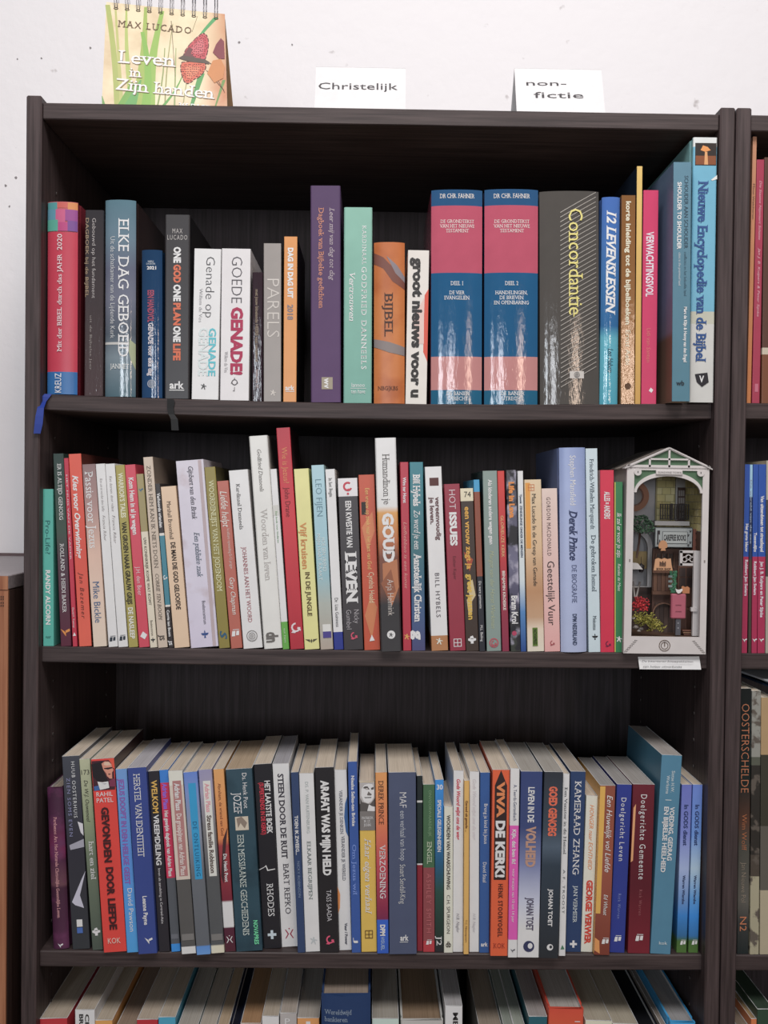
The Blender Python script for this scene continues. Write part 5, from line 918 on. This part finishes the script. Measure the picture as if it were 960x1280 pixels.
# ------------------------------------------------------------------ cabinet on the left
cz = at(11, 719.5, -.0).z; cx = at(10.5, 719.5, 0).x
cab = empty('wooden_cabinet', (cx-.4, 0, 0)); tag(cab, 'orange-brown wooden cabinet with dark side standing left of the bookcase', 'cabinet')
front = wood('oak_front', '#93593b', '#b57a55', 'Z', .5, .1, .6); dark = wood('cabinet_side', '#3e2c28', '#54403a', 'Z', .5, .1); topm = wood('cabinet_top', '#8b8184', '#a29698', 'X', .35, .05)
mb = MB(); mb.bbox(.37, .3995, .003, WY-.001, .0, cz-.0165, dark, .001); mb.build('side_panel', cab); mb = MB(); mb.bbox(-.4, -.372, .003, WY-.001, .0, cz-.0165, dark, .001); mb.build('side_panel', cab)
mb = MB(); mb.bbox(-.4, .4, 0.0, WY-.001, cz-.016, cz, topm, .001); mb.build('cabinet_top', cab)
mb = MB(); mb.box(.37, .3998, .0, .0028, .0, cz-.0165, front); mb.box(-.4, -.372, .0, .0028, 0, cz-.0165, front); mb.box(-.4, .4, -.001, -.0002, cz-.016, cz-.0005, front); mb.build('front_edging', cab)
for (a, b) in ((-.37, -.002), (.002, .369)):
    mb = MB(); mb.bbox(a, b, -.012, .002, .05, cz-.018, front, .0015); d = mb.build('door', cab)
mb = MB(); mb.bbox(-.37, .37, .02, .035, 0, .05, dark, .001); mb.build('plinth', cab)
# small dark stamp on the front edging
for yy in (746, 749, 753.5, 757): 
    mb = MB(); q = at(2.2, yy, 0); mb.box(q.x-(cx-.4)-.0012, q.x-(cx-.4)-.0002, -.0004, 0, q.z-.001, q.z+.001, mat('#33221c')); mb.box(q.x-(cx-.4)+.0012, q.x-(cx-.4)+.0022, -.0004, 0, q.z-.001, q.z+.001, mat('#33221c')); mb.build('stamp_mark', cab)
# low rail running along the wall above the cabinet
z1 = at(20, 706, WY-.02).z; z2 = at(20, 695, WY-.02).z; xr = XL-.004
mb = MB(); mb.bbox(-2.2, XL-.002, WY-.02, WY-.0005, cz+.001, z2-.003, mat('#6a5657', .45), .002); mb.bbox(-2.2, XL-.002, WY-.026, WY-.0005, z2-.0045, z2, mat('#77656a', .4), .0015); structure(mb.build('baseboard_left'))

# ------------------------------------------------------------------ note taped to the shelf edge
zt = at(836, 822, SH_Y-.0012)
cn = [at(797.5, 821, SH_Y-.0012), at(874, 820.5, SH_Y-.0012), at(876.5, 837, SH_Y-.0055), at(799.5, 836.5, SH_Y-.0055)]
note = empty('paper_note', cn[0]); tag(note, 'small white handwritten note hanging on the shelf edge under the miniature bookshop', 'note')
mb = MB(); mb.prism([c-cn[0] for c in cn], (0, .0004, 0), mat('#e6e3e2', .7)); mb.build('paper', note)
def note_fn(x0, y0):
    P0 = at(x0, y0, SH_Y-.0048)-cn[0]
    return lambda gx, gy: Vector((P0.x+gx, P0.y-.0012, P0.z+gy))
text('handwriting', 'De kwartieren bouwpakketten', note, note_fn(802, 827.5), 65*.00091, 2.6*.00091, '#5c5a60', 'i')
text('handwriting', 'zijn helaas uitverkocht', note, note_fn(803, 834), 50*.00091, 2.6*.00091, '#5c5a60', 'i')

# ------------------------------------------------------------------ glossy brochures lying on the books of the right bookcase
for (i, (c, z, a)) in enumerate((('#1c2c44', .0, .10), ('#36465c', .0032, -.05), ('#c3c6cc', .0058, .16))):
    q = at(945, 858, .06); zz_ = at(938, 861, SH_Y).z
    o = empty('brochure', (q.x+.045, .012, zz_+.0018+z)); o.rotation_euler = (.0, .0, a)
    tag(o, ['dark navy brochure, lowest of those lying on top of the books', 'grey-blue brochure lying between two others on the books', 'pale brochure, topmost of those lying on the books'][i]+' in the right bookcase', 'brochure', 'brochures lying on the books')
    mb = MB(); mb.bbox(-.05, .11, 0, .2, 0, .0022, mat(c, .2), .0004); mb.build('cover', o)
# ------------------------------------------------------------------ miniature bookshop in a display box
NS = .000915; NY = .004
_o = at(779.5, 816, NY); NZ = shelf_z(1, _o.x+.045)+.0004; NX = _o.x
nook = empty('miniature_bookshop', (NX, NY, NZ)); nook.rotation_euler = (0, .003, 0)
tag(nook, 'miniature bookshop diorama in a white arched wooden display box', 'miniature')
NW, NH, NA, ND = 103.5*NS, 234*NS, 257*NS, .125        # width, eave, apex, depth
def lx(zx): return (zx-121)/4.129*NS                   # from the enlarged view of the photograph
def lz(zy): return (1140-zy)/4.129*NS
CXl = lx(338)
def nat(zx, zy, dep):                                  # where a point seen through the arch lies at depth dep
    p = at(750+zx/4.129, 540+zy/4.129, NY+dep); return Vector((p.x-NX, dep, p.z-NZ))
wh = mat('#c9c3c1', .65, 0, 1.1); wh2 = mat('#bdb8b7', .65, 0, 1.1); green = mat('#4a6b4e', .6); brn = mat('#6b4a38', .6); dbr = mat('#4a3229', .6); tan = mat('#c08a60', .6); blk = mat('#2c2628', .5)
def shape2d(name, outer, holes, y0, y1, m, par):
    """flat board with cut-outs, made as a filled 2-D curve and turned into a mesh"""
    cu = bpy.data.curves.new(name, 'CURVE'); cu.dimensions = '2D'; cu.fill_mode = 'BOTH'; cu.extrude = (y1-y0)/2
    for loop in [outer]+holes:
        sp = cu.splines.new('POLY'); sp.points.add(len(loop)-1); sp.use_cyclic_u = True
        for p, (a, b) in zip(sp.points, loop): p.co = (a, b, 0, 1)
    o = bpy.data.objects.new(name, cu); C.objects.link(o)
    dg = bpy.context.evaluated_depsgraph_get(); me = bpy.data.meshes.new_from_object(o.evaluated_get(dg))
    me2 = bpy.data.meshes.new(name); ym = (y0+y1)/2
    me2.from_pydata([(v.co.x, ym-v.co.z, v.co.y) for v in me.vertices], [], [tuple(p.vertices) for p in me.polygons])
    me2.materials.append(m); me2.update(); bpy.data.objects.remove(o)
    ob = bpy.data.objects.new(name, me2); C.objects.link(ob); ob.parent = par; return ob
def arc(cx, cz, r, a0, a1, n, rz=None): return [(cx+r*math.cos(a0+(a1-a0)*i/n), cz+(rz or r)*math.sin(a0+(a1-a0)*i/n)) for i in range(n+1)]
xa, xb, zb_, zspr = lx(160), lx(514), lz(1052), lz(305)
ra = (xb-xa)/2; ca = (xa+xb)/2
arch = [(xa, zb_), (xb, zb_)]+arc(ca, zspr, ra, 0, math.pi, 24, lz(212)-zspr)
# outer board with a square-topped opening down to the arch ring
so = [(xa-.0002, zb_), (xb+.0002, zb_), (xb+.0002, lz(190)), (xa-.0002, lz(190))]
shape2d('front_frame', [(0, 0), (NW, 0), (NW, NH), (0, NH)], [so], 0, .003, wh, nook)
rin = ra; rt = ra+.0001
ringo = arc(ca, zspr, ra+.0001, 0, math.pi, 24, lz(203)-zspr+.0012); ringi = arc(ca, zspr, ra-.0026, math.pi, 0, 24, lz(212)-zspr-.0026+.0008)
shape2d('arch_moulding', ringo+ringi, [], -.0008, .0026, wh, nook)
for s_ in (0, 1):   # green spandrels
    x_ = xa if s_ == 0 else xb; sg = 1 if s_ == 0 else -1
    loop = [(x_, lz(190)), (ca, lz(190))]+[(ca-sg*(ra*math.cos(t)), zspr+(lz(203)-zspr)*math.sin(t)) for t in [math.pi/2-i*math.pi/2/10 for i in range(11)]]
    shape2d('spandrel_panel', loop, [], .0015, .0024, green, nook)
    cxp = lx(176) if s_ == 0 else lx(502)
    shape2d('corner_plate', arc(cxp, lz(200), .0042, 0, 2*math.pi*.96, 14), [], -.0014, .0004, wh, nook)
    mb = MB(); mb.prism([(cxp-.0006, -.0016, lz(200)), (cxp, -.0016, lz(207)), (cxp+.0006, -.0016, lz(200)), (cxp, -.0016, lz(193))], (0, .0004, 0), blk); mb.build('diamond_inlay', nook)
mb = MB(); mb.bbox(lx(268), lx(406), -.0026, -.0005, lz(213), lz(190), wh, .0005); mb.build('name_plate', nook)
text('plate_lettering', 'SUNSHINE TOWN', nook, lambda gx, gy: Vector((lx(280)+gx, -.0029, lz(206)+gy)), lx(398)-lx(280), .0022, '#6a6260', 'w')
# gable truss
ez = NH; apx = lz(76)
def bar(x0, z0, x1, z1, w, y0=-.001, y1=.0026, m=wh, nm='truss_bar'):
    d = Vector((x1-x0, 0, z1-z0)).normalized(); n = Vector((-d.z, 0, d.x))*w/2; a = Vector((x0, y0, z0)); b = Vector((x1, y0, z1))
    mb = MB(); mb.prism([a+n, a-n, b-n, b+n], (0, y1-y0, 0), m); return mb.build(nm, nook)
shape2d('gable_panel', [(.002, ez), (NW-.002, ez), (CXl, apx-.001)], [], .001, .0022, green, nook)
bar(-.0005, ez, CXl, apx, .0026); bar(NW+.0005, ez, CXl, apx, .0026); bar(0, ez+.001, NW, ez+.001, .003); bar(CXl, ez, CXl, apx-.002, .0022)
bar(lx(237), ez, lx(237), lz(133), .0022); bar(lx(440), ez, lx(440), lz(133), .0022); bar(lx(240), lz(132), lx(438), lz(132), .002)
# box sides, floor, back
mb = MB(); mb.box(0, .0026, .0032, ND, 0, NH-.001, mat('#9f9a98', .65)); mb.build('side_wall', nook)
mb = MB(); mb.box(NW-.0026, NW, .0032, ND, 0, NH-.001, wh2); mb.build('side_wall', nook)
mb = MB(); mb.box(.0028, NW-.0028, .0032, ND-.0022, 0, zb_-.001, mat('#5a4232', .6)); mb.build('floor_board', nook)
mb = MB(); mb.box(0.0028, NW-.0028, ND-.002, ND, 0, NH-.001, mat('#6d6a66', .6)); mb.build('back_board', nook)
# plank roof
for sgn, xe in ((-1, -.003), (1, NW+.003)):
    n = 11
    for i in range(n):
        y0 = -.002+(ND+.004)*i/n; y1 = -.002+(ND+.004)*(i+1)/n-.0008
        a = Vector((CXl, y0, apx+.0012)); b = Vector((xe, y0, ez-.001)); dn = Vector((0, 0, -.0014))
        mb = MB(); cc = random.choice(['#6a625e', '#7d736c', '#574d49', '#8c827a']) if i else '#c4bebc'
        mb.prism([a, b, b+dn, a+dn], (0, y1-y0, 0), mat(cc, .6)); mb.build('roof_plank', nook)
# emblem, stair corners, pegs on the base panel
ec = (lx(333), lz(1097))
for r0, r1 in ((.0058, .0066), (.0036, .0043)):
    shape2d('engraved_ring', arc(ec[0], ec[1], r1, 0, 2*math.pi*.97, 24), [arc(ec[0], ec[1], r0, 0, 2*math.pi*.97, 24)], -.0005, .0002, mat('#6d5c50', .6), nook)
mb = MB(); mb.box(ec[0]-.0005, ec[0]+.0005, -.0005, 0, ec[1]-.001, ec[1]+.0045, mat('#6d5c50', .6)); mb.build('engraved_bar', nook)
for sg, x0 in ((1, lx(125)), (-1, lx(543))):
    mb = MB()
    for i in range(7):
        for q, off in ((0, 0), (1, .0016)):
            x = x0+sg*(i*.0019+off); z = lz(1128)+i*.0021-off*.2
            mb.box(min(x, x+sg*.0019), max(x, x+sg*.0019), -.0004, 0, z, z+.0003, mat('#77706c')); mb.box(x-.00015, x+.00015, -.0004, 0, z-.0021, z, mat('#77706c'))
    mb.build('engraved_steps', nook)
for (zx, zy) in ((143, 657), (532, 657), (141, 175), (540, 175)):
    mb = MB(); mb.box(lx(zx)-.0007, lx(zx)+.0007, -.0006, .0004, lz(zy)-.0014, lz(zy)+.0014, mat('#8a817d')); mb.build('peg', nook)
# interior --------------------------------------------------------------
def nbox(zx0, zy0, zx1, zy1, d0, d1, m, nm, ref=None):
    r = d0 if ref is None else ref
    a = nat(zx0, zy1, r); b = nat(zx1, zy0, r); mb = MB(); mb.box(max(a.x, .003), min(b.x, NW-.003), d0, d1, max(a.z, zb_), b.z, m); return mb.build(nm, nook)
# yellow brick wall upper right at depth .07
D1 = .075
a = nat(290, 500, D1); b = nat(545, 215, D1)
nbox(288, 505, 560, 175, D1+.001, D1+.003, mat('#9a9066'), 'mortar_wall')
ym = [mat('#d2c484', .7), mat('#dccf96', .7), mat('#c2b476', .7)]
rows = 8
for r in range(rows):
    z0 = a.z+(b.z-a.z)*r/rows; z1 = a.z+(b.z-a.z)*(r+1)/rows-.0006; x = a.x-(.004 if r % 2 else 0)
    while x < b.x:
        x0, x1 = max(x, a.x), min(x+.0098, b.x, NW-.004)
        if x1-x0 > .0015:
            mb = MB(); mb.box(x0, x1, D1, D1+.0014, z0, z1, random.choice(ym)); mb.build('wall_brick', nook)
        x += .0104
y = .0036
while y < D1-.002:               # the same bricks return along the right side wall
    for r in range(rows+1):
        z0 = a.z+(b.z-a.z)*r/rows; z1 = a.z+(b.z-a.z)*(r+1)/rows-.0006; o_ = .004 if r % 2 else 0
        mb = MB(); mb.box(NW-.0036, NW-.0027, max(.0034, y-o_), min(D1-.001, y-o_+.0098), z0, min(z1, NH-.004), random.choice(ym)); mb.build('wall_brick', nook)
    y += .0104
mb = MB(); mb.box(NW-.0036, NW-.0027, .017, D1, zb_, a.z-.001, mat('#5c4034', .6)); mb.build('side_panelling', nook)
# grey wall left, clock
nbox(150, 810, 290, 175, D1+.004, D1+.006, mat('#a9a6a8', .7), 'grey_wall')
ck = nat(172, 330, .05)
shape2d('clock_face', [(max(x, .0028), z) for x, z in arc(ck.x, ck.z, .0185, 0, 2*math.pi*.97, 30)], [[(max(x, .0036), z) for x, z in arc(ck.x, ck.z, .0120, 0, 2*math.pi*.97, 24)]], .05, .0515, mat('#8f5f45', .6), nook)
shape2d('clock_face', [(max(x, .0040), z) for x, z in arc(ck.x, ck.z, .0116, 0, 2*math.pi*.97, 24)], [[(max(x, .0048), z) for x, z in arc(ck.x, ck.z, .0105, 0, 2*math.pi*.97, 20)]], .0502, .0512, mat('#6d4535', .6), nook)
for k in range(12):
    t = k*math.pi/6; mb = MB()
    if ck.x+.0152*math.cos(t) < .004: continue; p = Vector((ck.x+0.0152*math.cos(t), .0495, ck.z+0.0152*math.sin(t))); mb.box(p.x-.0005, p.x+.0005, .0494, .0502, p.z-.0008, p.z+.0008, mat('#c9a27c')); mb.build('clock_mark', nook)
# window door with white arch
dx0 = nat(385, 455, D1-.003); dx1 = nat(458, 225, D1-.003)
shape2d('door_surround', [(dx0.x, dx0.z), (dx1.x, dx0.z)]+arc((dx0.x+dx1.x)/2, dx1.z-.006, (dx1.x-dx0.x)/2, 0, math.pi, 12), [], D1-.004, D1-.001, mat('#b0adaa', .6), nook)
nbox(400, 460, 436, 285, D1-.0055, D1-.0042, dbr, 'balcony_door')
for i in range(3):
    for j in range(4):
        nbox(403+11*i, 300+38*j+30, 411+11*i, 300+38*j, D1-.006, D1-.0056, mat('#8c8480'), 'door_pane')
# balcony
nbox(282, 483, 460, 458, .045, .072, mat('#c4c0be', .6), 'balcony_slab', .045)
def rail(z_a, z_b, th_): nbox(308, z_b, 458, z_a, .046, .0475, blk, 'balcony_rail', .046)
rail(370, 376, 0); rail(446, 452, 0)
for i in range(13): nbox(309+i*12.1, 452, 312.5+i*12.1, 370, .0462, .0472, blk, 'baluster')
nbox(366, 454, 374, 368, .0455, .0478, blk, 'balcony_post')
for zx in (328, 345, 420, 440):
    nbox(zx, 432, zx+10, 428, .0458, .0474, blk, 'baluster_knot')
# sign board
s0 = nat(278, 596, .03); s1 = nat(478, 492, .03)
mb = MB(); mb.bbox(s0.x, s1.x, .03, .033, s0.z, s1.z, mat('#45484a', .5), .0006); sg_ = mb.build('shop_sign', nook)
mb = MB(); mb.box(s0.x+.0012, s1.x-.0012, .0292, .0299, s0.z+.0012, s1.z-.0012, mat('#9aa0a0', .5)); mb.build('sign_face', nook)
mb = MB(); mb.box(s0.x+.009, s1.x-.0065, .0288, .0291, s0.z+.0050, s1.z-.0050, mat('#55585a', .5)); mb.box(s0.x+.0096, s1.x-.0071, .0285, .0288, s0.z+.0056, s1.z-.0056, mat('#a5abaa', .5)); mb.build('sign_panel', nook)
text('sign_lettering', 'CAREFREE BOOKS', nook, lambda gx, gy: Vector((s0.x+.0106+gx, .0282, (s0.z+s1.z)/2-.0032+gy)), (s1.x-s0.x)-.0192, .0066, '#2b2a2c', 'b')
for (u, v) in ((.93, .80), (.93, .25), (.87, .6), (.88, .12)):
    mb = MB(); px_ = s0.x+(s1.x-s0.x)*u; pz_ = s0.z+(s1.z-s0.z)*v
    mb.blob((px_, .029, pz_), .0012, blk, 1, (1, .3, .8))
    for k in (-1, 0, 1): mb.blob((px_+k*.0011, .029, pz_+.0016-.0003*abs(k)), .0005, blk, 1, (1, .3, 1))
    mb.build('paw_print', nook)
mb = MB(); mb.box(s0.x+.003, s0.x+.0045, .0288, .0291, s0.z+.004, s1.z-.004, blk); mb.box(s0.x+.0045, s0.x+.0062, .0288, .0291, s1.z-.0085, s1.z-.004, blk); mb.box(s0.x+.0055, s0.x+.0065, .0288, .0291, s0.z+.004, s0.z+.0095, blk); mb.build('sign_figure', nook)
nbox(480, 612, 510, 500, .029, .034, mat('#7a4a3c', .6), 'sign_end_block')
for zy in (520, 555, 590): nbox(493, zy+5, 497, zy-2, .028, .0289, blk, 'sign_bolt')
# shop front: plank wall with windows and door
nbox(272, 1052, 402, 600, .045, .048, mat('#54392f', .6), 'shop_wall')
for i in range(6):
    nbox(276+i*20.5, 820, 293+i*20.5, 728, .0435, .0448, [brn, mat('#5c4034')][i % 2], 'wall_plank')
nbox(270, 840, 405, 822, .040, .0449, mat('#6d4c3b'), 'window_sill'); nbox(272, 728, 402, 716, .041, .0449, mat('#6d4c3b'), 'window_lintel')
nbox(288, 700, 384, 628, .0435, .0448, mat('#3a2c28', .3), 'shop_window')
for i in range(4): nbox(286+i*31, 702, 290+i*31, 626, .042, .0434, brn, 'window_bar')
for i in range(5):
    nbox(284+i*23, 1040, 303+i*23, 880, .0435, .0448, mat(['#4c3a33', '#3f302b'][i % 2]), 'lower_panel')
a = nat(328, 905, .042); shape2d('low_arch', arc(a.x, a.z-.006, .0135, 0, math.pi, 14, .012)+arc(a.x, a.z-.006, .0120, math.pi, 0, 14, .0105), [], .0405, .0425, mat('#7a5846'), nook)
nbox(403, 1052, 486, 690, .038, .041, mat('#6b4839', .6), 'shop_door')
for (x0, x1) in ((410, 440), (448, 478)):
    for (y0, y1) in ((700, 745), (752, 800), (812, 900), (915, 1010)):
        nbox(x0, y1, x1, y0, .0366, .0379, mat('#54372c' if y0 > 800 else '#4a3a36', .45), 'door_panel')
# white bracket and post
nbox(484, 1052, 512, 612, .012, .016, wh2, 'corner_post', .012)
nbox(412, 690, 500, 676, .014, .0175, wh2, 'bracket_bar'); nbox(412, 690, 424, 612, .014, .0175, wh2, 'bracket_bar'); nbox(412, 624, 500, 610, .014, .0175, wh2, 'bracket_bar')
br_ = nat(455, 650, .015)
for k in range(3):
    shape2d('bracket_scroll', arc(br_.x+(k-1)*.0045, br_.z+(.001 if k % 2 else -.0015), .0034, 0, 2*math.pi*.97, 12), [arc(br_.x+(k-1)*.0045, br_.z+(.001 if k % 2 else -.0015), .0024, 0, 2*math.pi*.97, 12)], .0142, .0172, wh2, nook)
nbox(470, 925, 500, 905, .010, .014, wh2, 'post_collar')
# left interior: white arch, passage, lamp, chair
a0 = nat(200, 800, .06); a1 = nat(270, 540, .06); w_ = a1.x-.003
shape2d('inner_arch', [(.0028, a0.z), (a1.x, a0.z), (a1.x, a1.z-.012)]+arc((.0028+a1.x)/2, a1.z-.012, (a1.x-.0028)/2, 0, math.pi, 12)[1:], [[(.0045, a0.z+.001), (a1.x-.0055, a0.z+.001), (a1.x-.0055, a1.z-.014)]+arc((.0045+a1.x-.0055)/2, a1.z-.014, (a1.x-.0055-.0045)/2, 0, math.pi, 10)[1:]], .06, .063, mat('#a5a2a2', .6), nook)
nbox(155, 705, 245, 615, .066, .067, mat('#9c8556', .6), 'amber_window'); nbox(155, 1052, 280, 800, .068, .071, mat('#4a3833', .6), 'back_wall_base')
lp = nat(211, 703, .05); mb = MB(); mb.tube([(lp.x, .05, lp.z+.014), (lp.x, .05, lp.z+.006)], .0003, blk, 5); mb.tube([(lp.x, .05, lp.z+.006), (lp.x, .05, lp.z+.005), (lp.x, .05, lp.z+.003), (lp.x, .05, lp.z-.003), (lp.x, .05, lp.z-.005)], [.0006, .0016, .0042, .0030, .0016], blk, 8); mb.build('lantern', nook)
mb = MB(); lq = nat(168, 695, .02); mb.prism([(.003, .02, lq.z-.003), (lq.x+.012, .02, lq.z-.003), (lq.x+.006, .02, lq.z+.004), (.003, .02, lq.z+.005)], (0, .012, 0), mat('#c9c4c0')); mb.build('awning', nook)
for (x0, y0, x1, y1) in ((168, 770, 178, 850), (205, 772, 186, 855), (165, 800, 200, 800)):
    p0 = nat(x0, y0, .02); p1 = nat(x1, y1, .02); mb = MB(); mb.tube([p0, p1], .0011, mat('#8d8782'), 6); mb.build('chair_leg', nook)
# tree crown of tiny leaves on a dark trunk
tr = MB(); c = nat(215, 475, .03)
for i in range(230):
    u, v = random.uniform(-1, 1), random.uniform(-1, 1)
    if u*u+v*v > 1: continue
    p = Vector((c.x+u*.0145, .03+random.uniform(-.008, .008), c.z+v*.0105+(-.003 if u > .5 else 0)))
    if p.x < .0035: continue
    tr.blob(p, random.uniform(.0009, .0018), mat(random.choice(['#35523a', '#2c4433', '#436348']), .7), 1, (1, .6, .8), .35)
tag(tr.build('tree_foliage', nook), kind='stuff')
mb = MB(); c2 = nat(205, 520, .034); mb.tube([(c2.x, .034, c2.z), (c2.x-.001, .034, c2.z-.012), (c2.x-.003, .036, c2.z-.03)], .0012, dbr, 6); mb.build('tree_trunk', nook)
# red and yellow-green moss flowers
for nm, (zx, zy, rx, rz, cols, n, dep) in {'red_flowers': (205, 888, .0115, .0085, ['#c0242c', '#d8343a', '#96161f', '#b52a34'], 190, .014), 'yellow_moss': (228, 965, .0140, .0085, ['#a8a03c', '#bdb44c', '#8c8a34'], 210, .010), 'yellow_moss_tail': (290, 1003, .0105, .0065, ['#a8a03c', '#c4bb54', '#8c8a34'], 130, .008)}.items():
    c = nat(zx, zy, dep); f = MB()
    for i in range(n):
        u, v = random.gauss(0, .5), random.gauss(0, .5)
        if u*u+v*v > 1.1: continue
        p = Vector((c.x+u*rx, dep+random.uniform(-.004, .005), max(zb_+.001, c.z+v*rz)))
        if p.x < .004: continue
        m_ = mat(random.choice(cols), .7)
        if 'moss' in nm:
            q = [p+Vector((random.uniform(-.0022, .0022), random.uniform(-.001, .001), random.uniform(-.0014, .0018))) for _ in range(3)]; f.tube([p]+q[:2], .00042, m_, 4)
        else: f.blob(p, random.uniform(.0007, .0013), m_, 1, (1, .8, 1), .4)
    tag(f.build(nm, nook), kind='stuff')
for (zx, zy, r, cc) in ((185, 1005, .003, '#8d8580'), (210, 1015, .0026, '#77706c'), (170, 960, .002, '#b5aca6'), (200, 1025, .002, '#9a938e')):
    c = nat(zx, zy, .012); mb = MB(); mb.blob((max(c.x, .006), .012, max(c.z, zb_+r*.6)), r, mat(cc), 1, (1.2, 1, .8), .2); mb.build('pebble', nook)
# hanging bird sign, shop sign, ivy, white bird, tag, letterbox
def silh(name, pts, dep, th, m): return shape2d(name, [(nat(x, y, dep).x, nat(x, y, dep).z) for x, y in pts], [], dep, dep+th, m, nook)
silh('bird_cutout', [(300, 588), (306, 572), (314, 561), (328, 558), (341, 566), (348, 584), (345, 596), (334, 600), (338, 612), (312, 612), (316, 600), (304, 600)], .012, .0015, tan)
silh('hanging_sign', [(284, 657), (300, 650), (318, 656), (332, 650), (350, 656), (364, 652), (368, 685), (374, 714), (276, 714), (280, 685)], .010, .0015, mat('#cf9a70', .6))
bt = nat(290, 711, .010); text('sign_lettering', 'BOOK SHOP', nook, lambda gx, gy: Vector((bt.x+gx, .0096, bt.z+gy)), .0165, .0024, '#3a2822', 'b')
b2 = nat(306, 691, .010)
for i, (hh, c_) in enumerate(((.0052, '#4a3028'), (.0044, '#5c4034'), (.0058, '#3a2822'), (.0040, '#4a3028'), (.0054, '#5c4034'))):
    mb = MB(); mb.box(b2.x+i*.0015, b2.x+i*.0015+.0010, .0092, .0098, b2.z, b2.z+hh, mat(c_)); mb.build('book_symbol', nook)
mb = MB(); a = nat(324, 612, .0125); b = nat(324, 652, .0125); mb.tube([a, b], .0005, blk, 5); mb.build('sign_chain', nook)
iv = MB()
for i in range(60):
    p = nat(random.uniform(362, 392), random.uniform(715, 825), .02); iv.blob(p, random.uniform(.0011, .0018), mat(random.choice(['#2f6b4c', '#3c7a58', '#27583f']), .6), 1, (1, .5, 1), .3)
tag(iv.build('ivy', nook), kind='stuff')
for yy in (745, 770, 795): nbox(352, yy+6, 372, yy-6, .019, .0195, mat('#7c8c8c'), 'ivy_pot')
silh('name_tag', [(420, 800), (428, 794), (440, 800), (452, 796), (462, 804), (461, 832), (424, 832)], .011, .0015, mat('#b9784c', .6))
silh('white_bird', [(388, 806), (396, 812), (410, 814), (424, 808), (426, 816), (414, 830), (402, 833), (394, 824)], .0075, .002, mat('#e2dfdc', .5))
lo = nat(367, 963, .0085); hi = nat(445, 836, .0085)
mb = MB(); mb.bbox(lo.x, hi.x, .0085, .0145, lo.z, hi.z, mat('#b25a6c', .5), .0012); mb.build('letterbox', nook)
for zy in (892, 925): nbox(390, zy+2, 420, zy-2, .0080, .0084, mat('#8c3f50', .5), 'letterbox_slot')
nbox(391, 1048, 415, 964, .0105, .0125, mat('#55555c', .5), 'letterbox_post')
for zy in (985, 1010): nbox(400, zy+4, 406, zy-2, .0100, .0104, mat('#9a9aa0', .5), 'post_hole')
for i, zy in enumerate((1022, 1032, 1042)):
    nbox(425+i*4, zy+6, 476, zy, .018, .028, mat(['#7a5040', '#8c6a50', '#6a4438'][i]), 'stacked_crate')
flush_texts()
